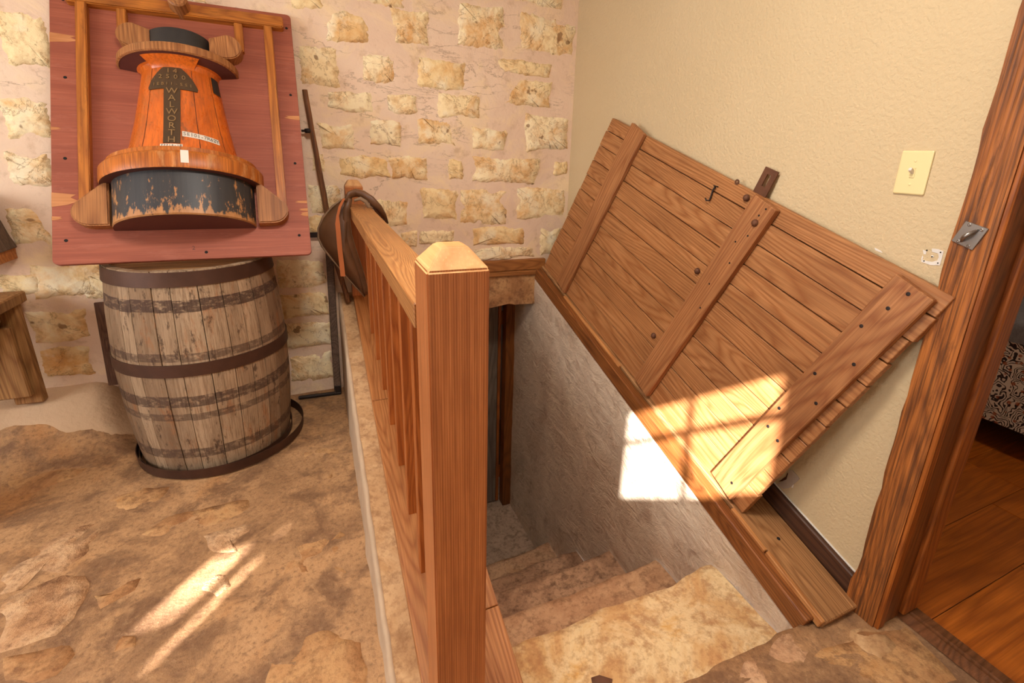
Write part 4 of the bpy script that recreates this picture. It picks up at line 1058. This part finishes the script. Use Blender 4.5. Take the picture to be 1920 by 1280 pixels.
def tape(name, s, th0, th1, v0, v1, hgt, size):
    rows_ = []
    verts, faces = [], []; n = 14
    for o_ in (.0004, .0016):
        for side in (-.5, .5):
            for k in range(n + 1):
                t = k / n; verts.append(cp(th0 + (th1 - th0) * t, v0 + (v1 - v0) * t + side * hgt, o_))
    m = n + 1
    for k in range(n):
        faces += [(2 * m + k, 2 * m + k + 1, 3 * m + k + 1, 3 * m + k), (k, k + 1, 2 * m + k + 1, 2 * m + k), (m + k, m + k + 1, 3 * m + k + 1, 3 * m + k)]
    faces += [(0, m, 3 * m, 2 * m), (n, m + n, 3 * m + n, 2 * m + n)]
    tp = link(name, mesh_from(name, verts, faces), M['label_tape'], vp)
    it = [(c, th0 + (th1 - th0) * (k + .7) / (len(s) + .4), v0 + (v1 - v0) * (k + .7) / (len(s) + .4), size) for k, c in enumerate(s)]
    letters(name + '_print', it, M['ink'], .0018, tp)
tape('paper_label', 'SEI0I-7R62Y', .12, .84, .436, .424, .022, .020)
tape('small_label', '77716-18', T0 - .2, T0 + .18, .382, .382, .014, .012)
lt = text_geo('2', .022, .0006)
Mx2 = frame(bp(.415, .028, .0004), BU, BV, BN)
merged('painted_numeral', [([Mx2 @ c for c in lt[0]], lt[1])], M['paint_text'], vp)
def flange_tag():
    verts = []
    for th in (.10, .145, .19):
        for v in (.288, .336): verts.append(bp(UC + .2672 * math.sin(th), v, .2672 * math.cos(th) * DEP))
    return link('white_tag', mesh_from('white_tag', verts, [(0, 2, 3, 1), (2, 4, 5, 3)]), M['label_tape'], vp)
flange_tag()

# ================================================================== BARREL
BC = Vector((-.486, 2.378, 0.006)); BH = .858
bar = thing('oak_barrel', 'weathered grey oak barrel with rusty hoops under the red board', 'barrel', BC)
def br(z):
    t = (z - BH / 2) / (BH / 2); return .314 - .030 * t * t
NS = 26
angs = [0]
for k in range(NS): angs.append(angs[-1] + random.uniform(.75, 1.3))
angs = [a * 2 * PI / angs[-1] for a in angs]
for k in range(NS):
    a0, a1 = angs[k] + .004, angs[k + 1] - .004; am = (a0 + a1) / 2
    Mx = frame(BC, Vector((math.cos(am), math.sin(am), 0)), Vector((-math.sin(am), math.cos(am), 0)), Vector((0, 0, 1)))
    verts, faces = [], []; nz, na = 14, 3; dr = random.uniform(-.0015, .0015)
    for j in range(nz + 1):
        z = BH * j / nz; r = br(z) + dr + (random.uniform(-.001, .001))
        for i in range(na + 1): a = a0 + (a1 - a0) * i / na - am; verts.append((r * math.cos(a), r * math.sin(a), z))
        for i in range(na + 1): a = a0 + (a1 - a0) * i / na - am; verts.append(((r - .024) * math.cos(a), (r - .024) * math.sin(a), z))
    m = 2 * (na + 1)
    for j in range(nz):
        for i in range(na): faces.append((j * m + i, j * m + i + 1, (j + 1) * m + i + 1, (j + 1) * m + i)); q = na + 1; faces.append((j * m + q + i + 1, j * m + q + i, (j + 1) * m + q + i, (j + 1) * m + q + i + 1))
        faces.append((j * m, (j + 1) * m, (j + 1) * m + na + 1, j * m + na + 1)); faces.append((j * m + na, j * m + 2 * na + 1, (j + 1) * m + 2 * na + 1, (j + 1) * m + na))
    for j in (0, nz):
        for i in range(na): faces.append((j * m + i, j * m + i + 1, j * m + na + 1 + i + 1, j * m + na + 1 + i))
    link('stave', mesh_from('stave', verts, faces, False), M['stave'], bar, Mx)
def hoopring(name, z0, z1, mat, parent, c=BC, th=.003, fn=br, extra=.0015, n=64, tilt=None, ell=1.0):
    verts, faces = [], []
    for k in range(n):
        a = 2 * PI * k / n
        for (z, e) in ((z0, 0), (z0, th), (z1, th), (z1, 0)):
            r = fn(z) + extra + e; p = Vector((r * math.cos(a) * ell, r * math.sin(a), z))
            if tilt: p = tilt @ p
            verts.append(p + c)
    for k in range(n):
        b, d = k * 4, ((k + 1) % n) * 4
        for i in range(4): faces.append((b + i, d + i, d + (i + 1) % 4, b + (i + 1) % 4))
    me = mesh_from(name, verts, faces, True); me.set_sharp_from_angle(angle=math.radians(40))
    return link(name, me, mat, parent)
hoopring('hoop', BH - .058, BH - .004, M['hoop'], bar)
hoopring('hoop', .452, .502, M['hoop'], bar)
for k in range(6):   # head boards
    r = br(BH) - .022; x0 = -r + 2 * r * k / 6 + .001; x1 = -r + 2 * r * (k + 1) / 6 - .001; pts = []
    f = lambda x: math.sqrt(max(0, r * r - x * x))
    n = 6; up = [(x0 + (x1 - x0) * i / n) for i in range(n + 1)]
    pts = [(x, -f(x)) for x in up] + [(x, f(x)) for x in up[::-1]]
    pts = [Vector((p[1], p[0], BH - .035)) + BC for p in pts]
    out = []
    for p in pts:
        if not out or (p - out[-1]).length > 1e-4: out.append(p)
    if (out[0] - out[-1]).length < 1e-4: out.pop()
    prism('head_board', out, (0, 0, .016), M['barrel_head'], bar)
lathe('barrel_bottom', [(0, .02), (.26, .02), (.26, .035), (0, .035)], M['barrel_head'], bar, Matrix.Translation(BC), 32)
bp_ = BC + Vector((br(.59) * math.cos(-1.75), br(.59) * math.sin(-1.75), .575))
# loose hoops lying round its foot
for (r, c, z0, z1, lab, tl) in ((.322, Vector((-.468, 2.383, .008)), 0, .042, 'wide rusty hoop lying loose on the floor around the barrel foot', 0), (.292, Vector((-.487, 2.376, .010)), 0, .032, 'smaller rusty hoop lying inside the wide one at the barrel foot', .02)):
    root = hoopring('loose_hoop', z0, z1, M['hoop'], None, c, .003, lambda z, r=r: r + .08 * z, 0, 72, Matrix.Rotation(tl, 3, 'X') if tl else None)
    tag(root, lab, 'hoop', 'loose barrel hoops on the floor')

# ================================================================== THINGS BY THE STONE WALL
# brown ribbed board behind the barrel
q = [ony(*p, 2.66) for p in ((170, 572), (232, 566), (250, 720), (203, 723))]
q[1].x += .06; q[2].x += .04
o = prism('ribbed_board', [Vector((p.x, 2.705 - .03 * (.62 - p.z) / .4, p.z)) for p in q], (0, -.012, 0), M['brownboard'], None, .001)
tag(o, 'thin dark brown ribbed board leaning behind the oak barrel', 'board')
# iron frame and stick in the corner by the curb
fr = thing('iron_frame', 'dark upright frame with an iron foot bar standing between barrel and stair curb', 'frame', (.02, 2.66, 0))
a = onz(636, 737, .02); 
up_top = ony(617, 470, 2.655); up_bot = Vector((.028, 2.64, .012))
beam('upright', up_bot, Vector((.050, 2.692, .93)), .036, .03, M['darkwood'], fr, (1, 0, 0), .004)
beam('foot_bar', Vector((-.17, 2.645, .012)), Vector((.045, 2.632, .012)), .02, .016, M['iron'], fr, (0, 1, 0), .003)
beam('top_bar', Vector((-.22, 2.702, .885)), Vector((.06, 2.698, .885)), .012, .026, M['iron'], fr, (0, 1, 0), .002)
box('foot_plate', (.012, 2.625, .006), (.046, 2.655, .06), M['iron'], fr, bevel=.004)
st0 = ony(571, 168, 2.69); st1 = ony(630, 490, 2.66)
stt = thing('wooden_stick', 'thin weathered wooden stick with an iron collar leaning on the stone wall', 'stick', st1)
sdv = (st0 - st1); n = 14
end = st1 - sdv.normalized() * .0
pts = [st1.lerp(st0, k / n) + Vector((.003 * N3((k, 0, 0), .6), 0, 0)) for k in range(n + 1)]
# runs on down behind the leather to the floor
low = Vector((.118, 2.60, zT(-.252, 2.60) + .012)); pts = [low.lerp(st1, k / 6) for k in range(6)] + pts
tube('shaft', pts, [.013 if k < 15 else .0115 for k in range(len(pts))], M['stick'], stt, 10)
cc = ony(578, 245, 2.688)
tube('collar', [cc - sdv.normalized() * .010, cc - sdv.normalized() * .004, cc + sdv.normalized() * .004, cc + sdv.normalized() * .010], [.0145, .018, .018, .0145], M['iron'], stt, 12)
tube('collar_peg', [cc, cc + Vector((-.03, .004, -.002))], .0055, M['iron'], stt, 8)
# ---- leather saddle piece over the rail end
LY = 2.50
sad = thing('saddle_leather', 'old stiff brown leather saddle flap with a tan strap hung over the far rail end', 'saddle leather', ony(650, 470, LY))
outl = [(655, 368), (640, 374), (622, 388), (606, 407), (597, 428), (597, 446), (604, 462), (618, 480), (632, 497), (645, 513), (660, 530), (674, 545), (684, 556), (686, 540), (680, 515), (670, 485), (660, 455), (653, 425), (650, 400)]
def flap():
    P_ = [ony(x, y, LY) for x, y in outl]; c = sum(P_, Vector()) / len(P_); n = len(P_); verts, faces = [], []
    R_ = 5
    for o_ in (0, .006):
        for k in range(R_):
            f = 1 - k / R_
            for p in P_:
                q = c + (p - c) * f; verts.append(q + Vector((0, -.055 * (1 - f * f) - o_ + .008 * N3(q, 9), 0)))
        verts.append(c + Vector((0, -.055 - o_, 0)))
    S_ = R_ * n + 1
    for o_ in (0, 1):
        b = o_ * S_
        for k in range(R_ - 1):
            for i in range(n): faces.append((b + k * n + i, b + k * n + (i + 1) % n, b + (k + 1) * n + (i + 1) % n, b + (k + 1) * n + i))
        for i in range(n): faces.append((b + (R_ - 1) * n + i, b + (R_ - 1) * n + (i + 1) % n, b + R_ * n))
    for i in range(n): faces.append((i, (i + 1) % n, S_ + (i + 1) % n, S_ + i))
    return link('flap', mesh_from('flap', verts, faces, True), M['leather'], sad)
flap()
tube('stitched_edge', [ony(x, y, LY - .006) for x, y in outl[1:13]], .0048, M['leather_edge'], sad, 7)
roll = [(656, 372), (650, 392), (649, 415), (652, 440), (659, 465), (668, 490), (677, 515), (684, 540), (687, 552)]
tube('padded_roll', [ony(x, y, LY - .035 + .02 * k / 8) for k, (x, y) in enumerate(roll)], [.012, .017, .019, .020, .020, .019, .017, .014, .010], M['leather'], sad, 10, (1, .8))
crown = [(648, 378), (656, 365), (668, 361), (682, 365), (697, 375), (710, 388), (719, 402), (726, 418)]
tube('crown', [ony(x, y, 2.46 + .03 * math.sin(k)) for k, (x, y) in enumerate(crown)], [.014, .020, .022, .024, .024, .02, .016, .008], M['leather'], sad, 10, (1, .6))
inner = [(664, 376), (676, 372), (686, 378), (692, 388), (699, 390)]
tube('torn_lining', [ony(x, y, 2.44) for x, y in inner], [.006, .009, .010, .009, .004], M['leather_edge'], sad, 8)
def right_flap():
    outl2 = [(690, 366), (706, 376), (718, 392), (728, 416), (716, 412), (704, 398), (694, 384)]
    return prism('right_flap', [ony(x, y, 2.47) for x, y in outl2], (0, .006, 0), M['leather'], sad)
right_flap()
def strap():
    L = [(645, 372), (637, 388), (633, 405), (633, 420), (635, 440), (637, 465), (640, 490), (643, 518)]
    vs = []
    for k, (x, y) in enumerate(L):
        w = 4.5 if k > 2 else 2.5
        for dx in (-w, w): vs.append(ony(x + dx, y, LY - .066 + .002 * k * 0 - (.006 if k < 6 else .002)))
    m = len(L)
    vs += [v + Vector((0, .004, 0)) for v in vs]
    fs = []
    for k in range(m - 1):
        a = 2 * k; fs += [(a, a + 1, a + 3, a + 2), (2 * m + a, 2 * m + a + 2, 2 * m + a + 3, 2 * m + a + 1), (a, a + 2, 2 * m + a + 2, 2 * m + a), (a + 1, 2 * m + a + 1, 2 * m + a + 3, a + 3)]
    return link('strap', mesh_from('strap', vs, fs, False), M['strap'], sad)
strap()
# ---- bench end and small wall shelf at the far left
bn = thing('wooden_bench', 'rustic worn wooden bench end against the stone wall left of the barrel', 'bench', (-1.35, 2.4, .12))
hexa('seat_plank', [(-1.62, 1.95, .645), (-1.145, 1.95, .645), (-1.145, 2.66, .645), (-1.62, 2.66, .645), (-1.62, 1.95, .69), (-1.145, 1.95, .69), (-1.145, 2.66, .69), (-1.62, 2.66, .69)], M['bench'], bn, None, .005)
box('apron', (-1.60, 2.60, .53), (-1.17, 2.63, .645), M['bench'], bn, bevel=.004)
hexa('leg', [(-1.30, 2.56, .245), (-1.175, 2.56, .245), (-1.175, 2.59, .245), (-1.30, 2.59, .245), (-1.285, 2.56, .56), (-1.185, 2.56, .56), (-1.185, 2.59, .56), (-1.285, 2.59, .56)], M['bench'], bn, None, .005)
hexa('leg', [(-1.25, 2.595, .20), (-1.155, 2.595, .20), (-1.155, 2.64, .20), (-1.25, 2.64, .20), (-1.25, 2.595, .645), (-1.160, 2.595, .645), (-1.160, 2.64, .645), (-1.25, 2.64, .645)], M['bench'], bn, None, .005)
hexa('leg', [(-1.62, 2.0, .0), (-1.20, 2.0, .0), (-1.20, 2.04, .0), (-1.62, 2.04, .0), (-1.58, 2.0, .645), (-1.22, 2.0, .645), (-1.22, 2.04, .645), (-1.58, 2.04, .645)], M['bench'], bn, None, .005)
prism('brace', [Vector((-1.40, 2.55, .60)), Vector((-1.225, 2.55, .645)), Vector((-1.19, 2.55, .60)), Vector((-1.30, 2.55, .36)), Vector((-1.40, 2.55, .25))], (0, -.025, 0), M['bench'], bn, .004)
sh = thing('wall_shelf', 'small wooden wall shelf with a dark tapered bracket at the left of the stone wall', 'shelf', (-1.35, 2.68, .83))
box('ledge', (-1.6, 2.54, .818), (-1.162, 2.715, .866), M['shelf'], sh, bevel=.003)
prism('side_panel', [Vector((-1.6, 2.58, .866)), Vector((-1.150, 2.58, .866)), Vector((-1.165, 2.58, .91)), Vector((-1.185, 2.58, 1.0)), Vector((-1.178, 2.58, 1.05)), Vector((-1.20, 2.58, 1.09)), Vector((-1.6, 2.58, 1.11))], (0, .13, 0), M['darkwood'], sh, .004)
